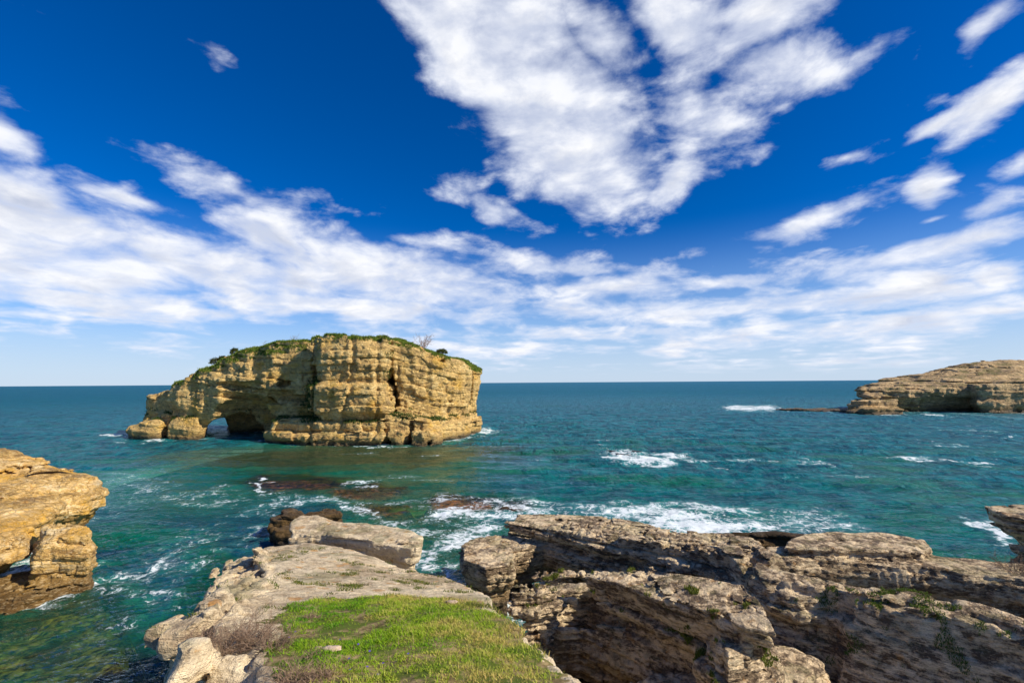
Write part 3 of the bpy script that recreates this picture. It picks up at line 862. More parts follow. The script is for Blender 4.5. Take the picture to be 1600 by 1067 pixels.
adds = [Prism([P(1205, 1000, 3.2), P(1240, 1003, 3.2), P(1292, 1028, 3.2), P(1292, 1050, 3.0), P(1240, 1085, 3.0), P(1150, 1090, 3.0), P(1160, 1030, 3.1)], lambda X, Y: 3.15 + .10 * fbm(X, Y, X * 0, 3),
              [(-2, .3), (2, .1), (2.6, .1), (3, 0)], .15, k=.2, wob=.15)]
formation('boulder', adds, [], (6.5, 11, -1.2), (15, 19, 4.2), 0.07, det_c, M_CLIFF,
          'squat block wedged low between the broad flat rock and the grassy slope', 'boulder')

adds = [
    Prism(pts([(1238, 840), (1262, 832), (1300, 830), (1380, 832), (1448, 843), (1453, 856), (1440, 862), (1360, 858), (1270, 856), (1225, 852)], 3.4), lambda X, Y: 3.4 + .12 * fbm(X / 2, Y / 2, X * 0, 3), [(-2, .4), (1.6, .2), (2.6, -.1), (3.2, .1)], .15, k=.15, wob=.15),
    Prism(pts([(1195, 852), (1270, 848), (1400, 858), (1470, 868), (1600, 880), (1800, 890), (1800, 925), (1600, 905), (1450, 884), (1330, 872), (1205, 868)], 3.0), lambda X, Y: 3.0 + .06 * fbm(X, Y, X * 0, 3), [(-2, .0), (1.5, .0), (2.2, .2), (3, .0)], .08, k=.12, wob=.15),
    Prism(pts([(1190, 872), (1330, 880), (1450, 893), (1600, 914), (1800, 930), (1800, 960), (1600, 925), (1450, 903), (1330, 890), (1200, 880)], 2.3), lambda X, Y: 2.3 + .06 * fbm(X, Y, X * 0, 3), [(-2, .2), (1.3, -.1), (2.3, .0)], .10, k=.12, wob=.15),
    Prism([(10, 20), (14, 23), (34, 21), (34, 12), (18, 12), (11, 16)], lambda X, Y: .4 + .3 * fbm(X, Y, X * 0, 3), None, .4, k=.4, wob=.5),
]
formation('rock_ridge', adds, [], (9, 12, -1.6), (36, 33, 4.6), 0.085, dict(det_c, a1=.16, a2=.09, dip=(-.02, .02)), M_CLIFF,
          'far layered ridge with a sunlit top that ends in a blunt nose above the sea', 'rock ridge')
adds = [Prism([P(1112, 833, 1.9), P(1150, 825, 2.2), P(1210, 824, 2.4), P(1282, 829, 2.6), P(1300, 838, 2.6), P(1262, 836, 2.4), P(1200, 832, 2.2), P(1140, 833, 1.9)], lambda X, Y: 2.0 + .05 * (X - 14), [(-2, .3), (0, .3), (1.5, 0), (3, 0)], .25, k=.3, wob=.5)]
formation('boulder', adds, [], (9, 24, -1.6), (24, 38, 3.6), 0.1, dict(det_c, a3=.1), M_WET,
          'low black wet slab behind the far ridge, washed by white surf', 'rock')
adds = [
    Prism([P(1545, 792, 4.6), P(1575, 786, 4.8), P(1640, 784, 4.8), (42, 28), (42, 23.6), (33, 23.8), (27.7, 24.8), (27.0, 25.6)], lambda X, Y: 4.7 + .15 * fbm(X, Y, X * 0, 3),
          [(-2, 0), (1, -.3), (2.2, -.6), (2.9, -.4), (3.5, .15), (4.6, .35), (6, 0)], .15, k=.2, wob=.22),
]
formation('rock_pillar', adds, [], (25.5, 18, -1.6), (38, 33, 6.0), 0.1, dict(det_c, a1=.28, a2=.16, dip=(.02, .02), a5=.3), M_CLIFF,
          'overhanging thin bedded rock pillar at the right edge of the view', 'rock')
# reefs just breaking the surface
for (pp, zt, lab) in [([(812, 801), (806, 797), (790, 793), (775, 796), (780, 802)], .25, 'small brown reef just awash left of the near surf'),
                      ([(948, 706), (960, 702), (985, 705), (1008, 710), (1000, 713), (965, 712)], .28, 'dark isolated reef out in the bay with one white breaker on it')]:
    q = pts(pp, 0.0); A = np.array(q)
    formation('reef', [Prism(q, zt, None, .3, k=.3, wob=.8)], [], (A[:, 0].min() - 2, A[:, 1].min() - 2, -1.2), (A[:, 0].max() + 2, A[:, 1].max() + 2, 1.4), .14, dict(det_left, a5=.3, amp=.8), M_WET if 'dark' in lab else M_REEF, lab, 'reef')


# ------------------------------------------------------------------ seabed and sea
def G(px, py): return P(px, py, 0.0)


# shallow places: spot, half width and half length in the view, height of the bottom, tilt
SHOAL = [(60, 1020, 300, 90, -.9), (200, 1060, 200, 90, -.7), (110, 965, 130, 50, -.9), (40, 925, 90, 40, -.8),
         (470, 756, 130, 15, -.05), (570, 770, 90, 15, -.1), (600, 795, 60, 12, -.6), (725, 785, 80, 13, -.08), (610, 795, 60, 9, -.1), (790, 792, 40, 7, -.25), (650, 772, 90, 26, -2.0), (640, 800, 110, 30, -1.6),
         (540, 722, 240, 30, -2.0), (290, 760, 160, 30, -2.6), (330, 960, 60, 120, -1.4), (700, 850, 120, 40, -2.0)]  # first spot raised so its brown stands in for the stack's reflection


def seabed_z(X, Y):
    z = np.full(X.shape, -7.0, np.float32)
    X0, Y0 = X, Y
    X = X + 2.2 * fbm(X0 / 4, Y0 / 4, X0 * 0 + 80, 4); Y = Y + 2.2 * fbm(X0 / 4, Y0 / 4, X0 * 0 + 90, 4)
    for (a, b, rx, ry, h) in SHOAL:
        c = np.array(G(a, b)); e1 = (np.array(G(a + rx, b)) - c); e2 = (np.array(G(a, b - ry)) - c)
        M = np.linalg.inv(np.array([[e1[0], e2[0]], [e1[1], e2[1]]]))
        u = M[0, 0] * (X - c[0]) + M[0, 1] * (Y - c[1]); v = M[1, 0] * (X - c[0]) + M[1, 1] * (Y - c[1])
        r = np.sqrt(u * u + v * v)
        w = np.clip(1.35 - r * .85, 0, 1); w = w * w * (3 - 2 * w)
        z = np.maximum(z, -7 + (7 + h) * w)
    sc = np.clip(1 - (Y - 20) / 120, .15, 1)
    z = z + .55 * fbm(X / 2.2, Y / 2.2, X * 0, 4) * sc + .5 * fbm(X / 7, Y / 7, X * 0 + 5, 2)
    return np.minimum(z, -.26)


M_BED = mat_new('seabed_rock')
p = position()
n1 = noise(p, .5, 5, .6); n2 = noise(p, 2.2, 6, .65)
c = mixc(sstep(n2, .38, .62), (.035, .020, .015), mixc(sstep(sep(p)[1], 34, 40), (.60, .45, .08), (.55, .20, .07)))
c = mixc(sstep(n1, .48, .62), c, (.10, .06, .035))
c = mixc(sstep(noise(p, .16, 2), .48, .6) * sstep(sep(p)[2], -.8, -1.4), c, mixc(n2, (.16, .26, .07), (.38, .46, .12)))
finish(c, .9, n2, .1, .1)
xs = np.linspace(-75, 60, 400); ys = np.linspace(0, 130, 380)
X, Y = np.meshgrid(xs, ys, indexing='ij')
Z = seabed_z(X.astype(np.float32), Y.astype(np.float32))
nx, ny = X.shape
I = np.arange(nx * ny).reshape(nx, ny)
Q = np.stack([I[:-1, :-1], I[1:, :-1], I[1:, 1:], I[:-1, 1:]], -1).reshape(-1, 4)
tag(mesh_from('seabed', np.stack([X, Y, Z], -1).reshape(-1, 3), Q, M_BED, base=(0, 60, -5)), kind='structure')

# ---- water surface: rings about the shore, finer nearby
th = np.concatenate([np.radians(np.linspace(-76, 62, 1250)), np.radians(np.linspace(62, 284, 90)[1:-1])])
rr = np.concatenate([[0.5, 3], np.exp(np.linspace(math.log(6), math.log(420), 1000)), np.exp(np.linspace(math.log(430), math.log(30000), 60))])
T_, R_ = np.meshgrid(th, rr, indexing='ij')
X = (R_ * np.sin(T_)).astype(np.float32); Y = (R_ * np.cos(T_)).astype(np.float32)
fade = np.clip(1 - (R_ - 150) / 270, 0, 1).astype(np.float32)


def crest(X, Y, ang, lam, seed, sharp=1.6, stretch=3.5):
    ca, sa = math.cos(ang), math.sin(ang)
    u = (X * ca + Y * sa) / lam; v = (-X * sa + Y * ca) / (lam * stretch)
    n = vn(u * 1.6 + seed, v * 1.6, X * 0 + seed) * .6 + .5 * vn(u * 2.9 + seed + 9, v * 2.9, X * 0 + seed)
    return np.clip(1 - np.abs(n), 0, 1) ** sharp


open_ = np.clip((Y - 18) / 40, .25, 1) * np.clip((R_ - 8) / 25, .2, 1)
cv = np.clip((-X - 2) / 10, 0, 1) * np.clip((45 - Y) / 10, 0, 1)
Zw = .42 * crest(X, Y, 1.45, 7.0, 1, 2.0) * open_ + .20 * crest(X, Y, 1.75, 3.2, 4) * open_ + .07 * crest(X, Y, 1.3, 1.3, 7, 1.4, 2.5) + .035 * crest(X, Y, 1.9, .6, 11, 1.3, 2)
Zw += (.20 * crest(X, Y, 2.25, 1.9, 21, 1.5, 3) + .10 * crest(X, Y, 2.1, .8, 25, 1.4, 2)) * cv
Zw = (Zw - .24) * fade
# foam, and some glints painted as foam: spot chain, half height in the view, strength
FOAM = [([(690, 803), (740, 806), (800, 803)], 12, 1.0), ([(780, 790), (850, 800), (950, 803), (1060, 808)], 13, .75), ([(1040, 812), (1110, 822), (1180, 822)], 20, 1.1), ([(1020, 836), (1120, 842)], 9, 1.0),
        ([(1180, 812), (1260, 815), (1300, 812)], 8, .6), ([(960, 800), (1100, 796), (1180, 805)], 10, .7), ([(860, 812), (960, 822), (1010, 832)], 8, .85),
        ([(655, 880), (690, 860), (740, 840), (775, 825)], 13, .85), ([(715, 885), (700, 895)], 10, .7), ([(540, 800), (600, 815), (660, 828)], 9, .7), ([(555, 790), (590, 788)], 5, .6), ([(690, 776), (760, 780), (800, 788)], 5, .5),
        ([(430, 782), (480, 780), (540, 778)], 7, .8), ([(392, 758), (420, 762)], 3, .9), ([(545, 757), (590, 756)], 4, .55), ([(330, 790), (400, 772)], 9, .45), ([(225, 900), (260, 875), (300, 855)], 7, .7), ([(300, 885), (345, 875)], 6, .55),
        ([(1138, 637), (1170, 638), (1208, 637)], 4, 1.3), ([(962, 716), (1000, 720), (1045, 718)], 7, 1.25), ([(1060, 718), (1110, 724)], 5, .6), ([(1385, 719), (1450, 722), (1575, 727)], 1.8, .9), ([(1130, 722), (1200, 722), (1290, 726)], 3, .45),
        ([(745, 678), (765, 674)], 5, 1.1), ([(190, 679), (203, 681)], 3, .9), ([(325, 683), (360, 680)], 1.5, .5), ([(1445, 648), (1480, 650)], 1.5, .7), ([(1480, 672), (1530, 673)], 1.8, .6), ([(1450, 696), (1490, 694)], 2, .6), ([(1585, 685), (1600, 686)], 3, .8), ([(1530, 815), (1560, 840), (1575, 850)], 8, .9),
        ([(80, 925), (130, 900), (150, 885)], 6, .6), ([(0, 955), (20, 950)], 5, .4), ([(230, 1000), (280, 960)], 8, .35), ([(60, 862), (40, 870)], 6, 1.2), ([(170, 745), (230, 745)], 6, .35), ([(400, 830), (380, 850)], 9, .45),
        ([(180, 760), (420, 790)], 30, .3), ([(600, 850), (760, 800)], 34, .46), ([(800, 812), (1300, 815)], 26, .45), ([(540, 790), (690, 780)], 14, .3), ([(650, 880), (760, 815)], 22, .7), ([(620, 693), (700, 693)], 2, .5), ([(1420, 640), (1600, 655)], 2, .3), ([(1300, 643), (1410, 650)], 1.2, .5), ([(320, 840), (200, 960)], 50, .34), ([(120, 780), (300, 800)], 20, .22), ([(700, 905), (690, 890)], 16, .5)]  # the broad chain across the left inlet paints pale glint streaks
foam = np.zeros(X.shape, np.float32)
Xw = X + np.clip(R_, 10, 120) * .022 * fbm(X / 1.6, Y / 1.6, X * 0 + 50, 4) * 1.6
Yw = Y + np.clip(R_, 10, 120) * .05 * fbm(X / 2.6, Y / 1.6, X * 0 + 60, 4) * 1.6
for (ch, hh, st) in FOAM:
    for (a, b), (c_, d_) in zip(ch[:-1], ch[1:]):
        A = np.array(G(a, b)); B = np.array(G(c_, d_))
        # work in a space where a view pixel has unit size at this spot
        mid = ((a + c_) / 2, (b + d_) / 2)
        O = np.array(G(*mid)); e1 = np.array(G(mid[0] + 5, mid[1])) - O; e2 = np.array(G(mid[0], mid[1] - 3)) - O
        M = np.linalg.inv(np.array([[e1[0] / 5, e2[0] / 3], [e1[1] / 5, e2[1] / 3]]))
        rad = np.hypot(*(A - O)) + np.hypot(*(e2)) / 3 * hh * 3 + np.hypot(*e1) / 5 * hh * 3
        sel = np.nonzero((np.abs(X - O[0]) < rad) & (np.abs(Y - O[1]) < rad))
        if not len(sel[0]): continue
        xx, yy = Xw[sel] - O[0], Yw[sel] - O[1]
        u = M[0, 0] * xx + M[0, 1] * yy; v = M[1, 0] * xx + M[1, 1] * yy
        qa = M @ (A - O); qb = M @ (B - O); e = qb - qa
        t = np.clip(((u - qa[0]) * e[0] + (v - qa[1]) * e[1]) / (e @ e), 0, 1)
        dd = np.hypot((u - qa[0] - e[0] * t) * .6, v - qa[1] - e[1] * t) / hh
        np.maximum.at(foam, sel, (st * np.exp(-dd ** 2 * 1.1)).astype(np.float32))
foam *= np.clip(.85 + 1.0 * fbm(X / 2.4, Y / 1.5, X * 0 + 70, 4), .15, 1.2)
# wash along every waterline
cs = .5; gx0, gy0 = -110, 0
wg = np.zeros((int(420 / cs), int(260 / cs)), np.float32)
for w_ in WL:
    i_ = ((w_[:, 0] - gx0) / cs).astype(int); j_ = ((w_[:, 1] - gy0) / cs).astype(int)
    k_ = (i_ >= 1) & (j_ >= 1) & (i_ < wg.shape[0] - 1) & (j_ < wg.shape[1] - 1)
    wg[i_[k_], j_[k_]] = 1
acc_ = wg.copy()
for q_ in range(5):
    n_ = acc_.copy()
    for sx_, sy_ in ((1, 0), (-1, 0), (0, 1), (0, -1)): n_ = np.maximum(n_, np.roll(acc_, (sx_, sy_), (0, 1)) * .72)
    acc_ = n_
gi_ = ((Xw - gx0) / cs).astype(int).clip(0, wg.shape[0] - 1); gj_ = ((Yw - gy0) / cs).astype(int).clip(0, wg.shape[1] - 1)
wash = acc_[gi_, gj_] * ((X > gx0 + 1) & (X < gx0 + 419) & (Y > 1) & (Y < 259))
foam = np.maximum(foam, wash * np.clip(.40 + 1.3 * fbm(X / 3.5, Y / 3.5, X * 0 + 77, 3), 0, .85))
# scattered whitecaps out in the bay
wc = np.clip(fbm(X / 13, Y / 2.6, X * 0 + 40, 4) - .36, 0, 1) * 1.8 * np.clip((125 - R_) / 30, 0, 1) * np.clip((Y - 35) / 30, 0, 1) * np.clip(1 - R_ / 380, 0, 1) * (X > -30)
foam = np.maximum(foam, np.clip(wc, 0, .5).astype(np.float32))
depth = -seabed_z(X.ravel(), Y.ravel())
far = (R_.ravel() > 190)
depth[far] = 7
Zw += .10 * np.clip(foam, 0, 1) * fbm(X * 1.3, Y * 1.3, X * 0, 3)
nx, ny = X.shape
I = np.arange(nx * ny).reshape(nx, ny)
I = np.concatenate([I, I[:1]], 0)
Q = np.stack([I[:-1, :-1], I[:-1, 1:], I[1:, 1:], I[1:, :-1]], -1).reshape(-1, 4)[:, ::-1]

M_SEA = mat_new('sea_water')
p = position()
x, y, z = sep(p)
dist = vmath('LENGTH', p)
fo = attr('foam'); dp = attr('depth')
far_f = sstep(dist, 60, 500)
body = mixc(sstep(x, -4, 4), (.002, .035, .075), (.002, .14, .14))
body = mixc(sstep(dist, 36, 110), body, (.001, .145, .175))
body = mixc(sstep(dist, 110, 900), body, (.006, .130, .205))
big = noise(vmath('MULTIPLY', p, (.012, .035, 0)), 1.0, 4, .6)
body = mixc(sstep(big, .45, .65) * .6, body, mixc(far_f, (.001, .085, .095), (.004, .105, .165)))
patch = noise(vmath('MULTIPLY', p, (.03, .06, 0)), 1.0, 3, .6)
body = mixc(sstep(patch, .5, .68) * .5, body, (.001, .12, .085))
rp = noise(vmath('MULTIPLY', p, (.30, .26, 0)), 1.0, 6, .66)
body = mixc(sstep(rp, .45, .58) * .75, body, (.001, .045, .065))  # dark wave troughs painted into the water colour
shal = E.m('POWER', 2.718, dp * -0.5)
em = noise(vmath('MULTIPLY', p, (.05, .10, 0)), 1.0, 4, .6)
body = mixc(sstep(em, .50, .62) * sstep(dist, 130, 80) * sstep(dist, 28, 42) * .75, body, (.002, .13, .060))
body = mixc(sstep(dp, 6.5, 2.0) * .8, body, (.003, .130, .060))
# stack's warm reflection painted into the water colour; darker navy by the left shore
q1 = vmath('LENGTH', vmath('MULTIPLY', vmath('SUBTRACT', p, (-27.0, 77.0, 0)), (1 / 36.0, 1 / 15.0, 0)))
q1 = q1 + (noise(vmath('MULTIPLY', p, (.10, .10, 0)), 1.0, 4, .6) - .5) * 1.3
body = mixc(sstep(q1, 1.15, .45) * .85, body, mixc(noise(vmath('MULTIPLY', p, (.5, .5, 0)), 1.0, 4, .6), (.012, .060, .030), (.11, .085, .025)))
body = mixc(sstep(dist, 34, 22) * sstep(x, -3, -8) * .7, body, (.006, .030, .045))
# milky water under churned foam
body = mixc(sat(fo * 1.1) * .55, body, (.09, .40, .38))
# lacy foam
fw = vmath('ADD', p, vmath('MULTIPLY', vmath('SUBTRACT', noise(p, .8, 4, .6, col=True), (.5, .5, .5)), (2.2, 2.2, 0)))
fs = sstep(dist, 30, 200)
v1 = voro(fw, 1.1, 'DISTANCE_TO_EDGE'); v2 = voro(vmath('MULTIPLY', fw, (1, 1, 1)), 3.2, 'DISTANCE_TO_EDGE')
lace = sstep(v1, .22, .0) * .55 + sstep(v2, .14, .0) * .35
fn = noise(fw, 2.2, 7, .68)
fm = fo * .72 + (fn - .5) * 1.7 + lace * .45 * sstep(fo, .02, .3)
fmask = sstep(fm, .40, .92) * sstep(fo, .06, .25)
# ripple height
def rip(sx, sy, ang, det, rg_, sc):
    r = E.new('ShaderNodeMapping'); E.link(p, r.inputs['Vector'])
    r.inputs['Rotation'].default_value = (0, 0, ang); r.inputs['Scale'].default_value = (sx, sy, 0)
    return noise(E(r.outputs[0]), sc, det, rg_, .4)
h1 = rip(.30, .95, .12, 5, .6, 1.0)
h2 = rip(1.2, 2.6, -.2, 5, .65, 1.0)
h3 = rip(.05, .16, .05, 4, .6, 1.0)
h4 = rip(.42, .20, .08, 4, .62, 1.0)
h = h4 * sstep(dist, 35, 90) * 2.1 + h1 * .95 + h2 * .24 + h3 * sstep(dist, 60, 300) * 2.0
cx = vmath('LENGTH', vmath('MULTIPLY', vmath('SUBTRACT', p, (-26.0, 68.0, 0)), (1 / 34.0, 1 / 26.0, 0)))
h = h * sstep(cx, .55, 1.3, .16, 1.0)
bn = E.new('ShaderNodeBump'); bn.inputs['Strength'].default_value = 1.0; bn.inputs['Distance'].default_value = 1.0
E.link(h, bn.inputs['Height'])
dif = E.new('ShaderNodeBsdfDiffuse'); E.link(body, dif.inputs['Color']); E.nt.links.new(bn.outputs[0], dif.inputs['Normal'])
tr = E.new('ShaderNodeBsdfTransparent'); E.link(mixc(sstep(dp, .1, 1.8), (.95, .97, .85), (.40, .72, .45)), tr.inputs['Color'])
m1 = E.new('ShaderNodeMixShader'); E.link(sat(shal * 1.1), m1.inputs[0])
E.nt.links.new(dif.outputs[0], m1.inputs[1]); E.nt.links.new(tr.outputs[0], m1.inputs[2])
gl = E.new('ShaderNodeBsdfGlossy'); E.link(mixc(far_f, (.75, .90, 1), (.40, .68, 1.0)), gl.inputs['Color'])
E.link(sstep(dist, 20, 300, .10, .42), gl.inputs['Roughness']); E.nt.links.new(bn.outputs[0], gl.inputs['Normal'])
fr = E.new('ShaderNodeFresnel'); fr.inputs['IOR'].default_value = 1.33; E.nt.links.new(bn.outputs[0], fr.inputs['Normal'])
m2 = E.new('ShaderNodeMixShader'); E.link(emin(E(fr.outputs[0]) * .95, emax(sstep(dist, 80, 600, .50, .22), sstep(cx, 1.2, .6) * .85)), m2.inputs[0])
E.nt.links.new(m1.outputs[0], m2.inputs[1]); E.nt.links.new(gl.outputs[0], m2.inputs[2])
fd = E.new('ShaderNodeBsdfDiffuse'); E.link(mixc(fn, (.55, .66, .70), (.88, .90, .90)), fd.inputs['Color'])
m3 = E.new('ShaderNodeMixShader'); E.link(fmask * .95, m3.inputs[0])
E.nt.links.new(m2.outputs[0], m3.inputs[1]); E.nt.links.new(fd.outputs[0], m3.inputs[2])
out = E.new('ShaderNodeOutputMaterial'); E.nt.links.new(m3.outputs[0], out.inputs[0])
M_SEA.cycles.use_transparent_shadow = True
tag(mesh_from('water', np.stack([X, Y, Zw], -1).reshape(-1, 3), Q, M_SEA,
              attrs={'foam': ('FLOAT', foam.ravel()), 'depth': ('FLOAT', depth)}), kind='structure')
print('water done', flush=True)


# ------------------------------------------------------------------ vegetation
def leaf_mat(name, rough=.7, trans=.35):
    m = mat_new(name)
    c = attr('col', 'Color')
    d1 = E.new('ShaderNodeBsdfPrincipled'); E.link(c, d1.inputs['Base Color']); d1.inputs['Roughness'].default_value = rough
    d1.inputs['Specular IOR Level'].default_value = .25
    t1 = E.new('ShaderNodeBsdfTranslucent'); E.link(c, t1.inputs['Color'])
    mx = E.new('ShaderNodeMixShader'); mx.inputs[0].default_value = trans
    E.nt.links.new(d1.outputs[0], mx.inputs[1]); E.nt.links.new(t1.outputs[0], mx.inputs[2])
    o = E.new('ShaderNodeOutputMaterial'); E.nt.links.new(mx.outputs[0], o.inputs[0])
    return m


M_GRASS = leaf_mat('grass_blades')
M_LEAF = leaf_mat('shrub_leaves', .6, .25)
M_TWIG = leaf_mat('dry_twigs', .9, .0)
M_FLOWER = leaf_mat('petals', .6, .3)


def heightmap(V, cell, lo, hi):
    n = (int((hi[0] - lo[0]) / cell) + 1, int((hi[1] - lo[1]) / cell) + 1)
    H_ = np.full(n, -99.0)
    i = ((V[:, 0] - lo[0]) / cell).astype(int).clip(0, n[0] - 1); j = ((V[:, 1] - lo[1]) / cell).astype(int).clip(0, n[1] - 1)
    np.maximum.at(H_, (i, j), V[:, 2])
    def at(x, y):
        a = ((x - lo[0]) / cell).astype(int).clip(0, n[0] - 1); b = ((y - lo[1]) / cell).astype(int).clip(0, n[1] - 1)
        return H_[a, b]
    return at


def blades(px, py, pz, h, w, lean, col, rr_, seed=0):
    """one two-segment blade per point: five vertices, two quads folded to a tip"""
    r = np.random.default_rng(seed); n = len(px)
    a = r.uniform(0, 2 * np.pi, n); b = r.uniform(0, 2 * np.pi, n)
    ux, uy = np.cos(a) * w / 2, np.sin(a) * w / 2
    lx, ly = np.cos(b) * lean * h, np.sin(b) * lean * h
    V = np.zeros((n, 6, 3))
    V[:, 0] = np.stack([px - ux, py - uy, pz - .01], 1); V[:, 1] = np.stack([px + ux, py + uy, pz - .01], 1)
    V[:, 2] = np.stack([px + ux * .7 + lx * .35, py + uy * .7 + ly * .35, pz + h * .6], 1); V[:, 3] = np.stack([px - ux * .7 + lx * .35, py - uy * .7 + ly * .35, pz + h * .6], 1)
    V[:, 4] = np.stack([px + lx + ux * .1, py + ly + uy * .1, pz + h], 1); V[:, 5] = np.stack([px + lx - ux * .1, py + ly - uy * .1, pz + h], 1)
    k = np.arange(n)[:, None] * 6
    Fq = np.concatenate([k + np.array([[0, 1, 2, 3]]), k + np.array([[3, 2, 4, 5]])])
    C = np.ones((n, 6, 4)); C[:, :, :3] = col[:, None, :]
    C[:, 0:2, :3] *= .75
    return V.reshape(-1, 3), Fq, C.reshape(-1, 4)


hm = heightmap(V_ledge, .09, (-11, -5), (4, 21))
lawn = np.array(pts([(418, 1020), (440, 985), (428, 958), (455, 942), (520, 936), (600, 930), (692, 932), (745, 941), (782, 962), (824, 990), (858, 1020), (893, 1075), (915, 1110), (800, 1300), (520, 1300), (500, 1080), (455, 1048)], ledge_top))
lx0, ly0 = lawn.min(0); lx1, ly1 = lawn.max(0)
r = np.random.default_rng(5)
N = int((lx1 - lx0) * (ly1 - ly0) * 7000)
gx = r.uniform(lx0, lx1, N); gy = r.uniform(ly0, ly1, N)
sd = sdf_poly(lawn, gx, gy)
edge = .28 * fbm(gx / .5, gy / .5, gx * 0, 4)
bare = fbm(gx / .55 + 9, gy / .35, gx * 0 + 2, 3)
bare2 = fbm(gx / .9, gy / .7, gx * 0 + 31, 3)
# thinner near the seaward and gully edges
ok = (sd + edge * 2.4 < .0) & (gy > 2.6) & ~((bare > .27) & (r.random(N) < .9))
ok &= r.random(N) < np.clip(.25 + (-sd) * 1.6, 0, 1)
gx, gy, sd, bare, bare2 = gx[ok], gy[ok], sd[ok], bare[ok], bare2[ok]
gz = hm(gx, gy)
ok = gz > 5; gx, gy, gz, sd, bare, bare2 = gx[ok], gy[ok], gz[ok], sd[ok], bare[ok], bare2[ok]
n = len(gx)
t = fbm(gx / .45, gy / .45, gx * 0 + 12, 3)[:, None] * 1.1 + (r.random((n, 1)) - .5) * .9
dryedge = np.clip((gx[:, None] + .6) * .30 + .15 * (gy[:, None] - 6), -.3, .55)
t = t + dryedge + .22 + .35 * np.clip(bare[:, None] + .1, -.3, 1)
g0 = np.array([.07, .27, .006]); g1 = np.array([.30, .46, .015]); g2 = np.array([.66, .50, .16])
col = np.where(t < 0, g0 + (g1 - g0) * np.clip(t + 1, 0, 1), g1 + (g2 - g1) * np.clip(t, 0, 1) ** 1.3)
hgt = (.014 + .030 * r.random(n)) * (1 + .9 * np.clip(fbm(gx / .18, gy / .18, gx * 0 + 55, 2), 0, 1)) * (1 + .5 * np.clip(bare2, -.5, 1)) * np.where(t[:, 0] > .45, 1.25, 1)
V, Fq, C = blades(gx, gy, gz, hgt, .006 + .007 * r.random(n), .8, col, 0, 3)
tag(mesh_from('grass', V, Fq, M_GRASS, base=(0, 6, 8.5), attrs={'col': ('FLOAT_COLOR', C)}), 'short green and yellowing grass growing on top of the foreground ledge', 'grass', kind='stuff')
print('grass', n, flush=True)
# dead stalks among the grass, mostly towards the gully
k_ = np.nonzero(r.random(n) < .012 * (.3 + np.clip((gx + 1.5) / 1.5, 0, 2)))[0]
q_ = len(k_)
V, Fq, C = blades(gx[k_], gy[k_], gz[k_], .07 + .12 * r.random(q_), np.full(q_, .0035), .5, np.array([.50, .38, .18]) * (.7 + .5 * r.random((q_, 1))), 0, 8)
tag(mesh_from('dead_stalks', V, Fq, M_GRASS, base=(0, 6, 8.5), attrs={'col': ('FLOAT_COLOR', C)}), 'thin straw coloured dead stalks standing among the foreground grass', 'dry grass', kind='stuff')

# soil under the grass
M_SOIL = mat_new('soil')
p = position(); n2 = noise(p, 6, 6, .7)
c = mixc(sstep(n2, .35, .65), (.10, .075, .03), (.36, .27, .13))
c = mixc(sstep(noise(p, 2.5, 4, .6), .42, .56), c, (.09, .12, .02))
finish(c, .95, n2, .02, .1)
sxs = np.arange(lx0, lx1, .06); sys_ = np.arange(max(ly0, 2.0), ly1, .06)
SX, SY = np.meshgrid(sxs, sys_, indexing='ij')
SZ = hm(SX, SY)
Zs = SZ.copy()
for _ in range(2):
    Zs[1:-1, 1:-1] = (Zs[1:-1, 1:-1] + Zs[:-2, 1:-1] + Zs[2:, 1:-1] + Zs[1:-1, :-2] + Zs[1:-1, 2:]) / 5
ins_ = sdf_poly(lawn, SX, SY) + .3 * fbm(SX / .5, SY / .5, SX * 0, 4) * 1.5
Zs = Zs + np.clip(-ins_ * .15, -.05, .018)
I = np.arange(SX.size).reshape(SX.shape)
Q = np.stack([I[:-1, :-1], I[1:, :-1], I[1:, 1:], I[:-1, 1:]], -1).reshape(-1, 4)
gd = (ins_.ravel() < .12) & (SZ.ravel() > 5)
Q = Q[gd[Q].all(1)]
tag(mesh_from('soil', np.stack([SX, SY, Zs], -1).reshape(-1, 3), Q, M_SOIL, base=(0, 6, 8.5)), kind='structure')

# little weeds in the cracks of the ledge
wx_, wy_ = r.uniform(-8, 1, 9000), r.uniform(7, 18, 9000)
ok = (fbm(wx_ / .45, wy_ / .35, wx_ * 0 + 3, 3) > .34)
wx_, wy_ = wx_[ok], wy_[ok]
wx_ = np.repeat(wx_, 9) + r.normal(0, .05, len(wx_) * 9); wy_ = np.repeat(wy_, 9) + r.normal(0, .05, len(wy_) * 9)
wz_ = hm(wx_, wy_); ref = ledge_top(wx_, wy_)
ok = (wz_ > ref - .9) & (wz_ > 4.5)
wx_, wy_, wz_ = wx_[ok], wy_[ok], wz_[ok]; n = len(wx_)
t = r.random((n, 1)); col = np.array([.05, .10, .01]) * (1 - t) + np.array([.25, .25, .04]) * t
V, Fq, C = blades(wx_, wy_, wz_, .02 + .035 * r.random(n), .014, .9, col, 0, 4)
tag(mesh_from('weeds', V, Fq, M_GRASS, base=(-3, 12, 6), attrs={'col': ('FLOAT_COLOR', C)}), 'tiny green weeds scattered in the hollows of the bare flat ledge', 'weeds', kind='stuff')


# ---- grass and creepers on the stack
def mesh_normals(V, Q):
    n_ = np.cross(V[Q[:, 2]] - V[Q[:, 0]], V[Q[:, 3]] - V[Q[:, 1]])
    N_ = np.zeros_like(V)
    for c_ in range(4): np.add.at(N_, Q[:, c_], n_)
    return N_ / (np.linalg.norm(N_, axis=1, keepdims=True) + 1e-9)


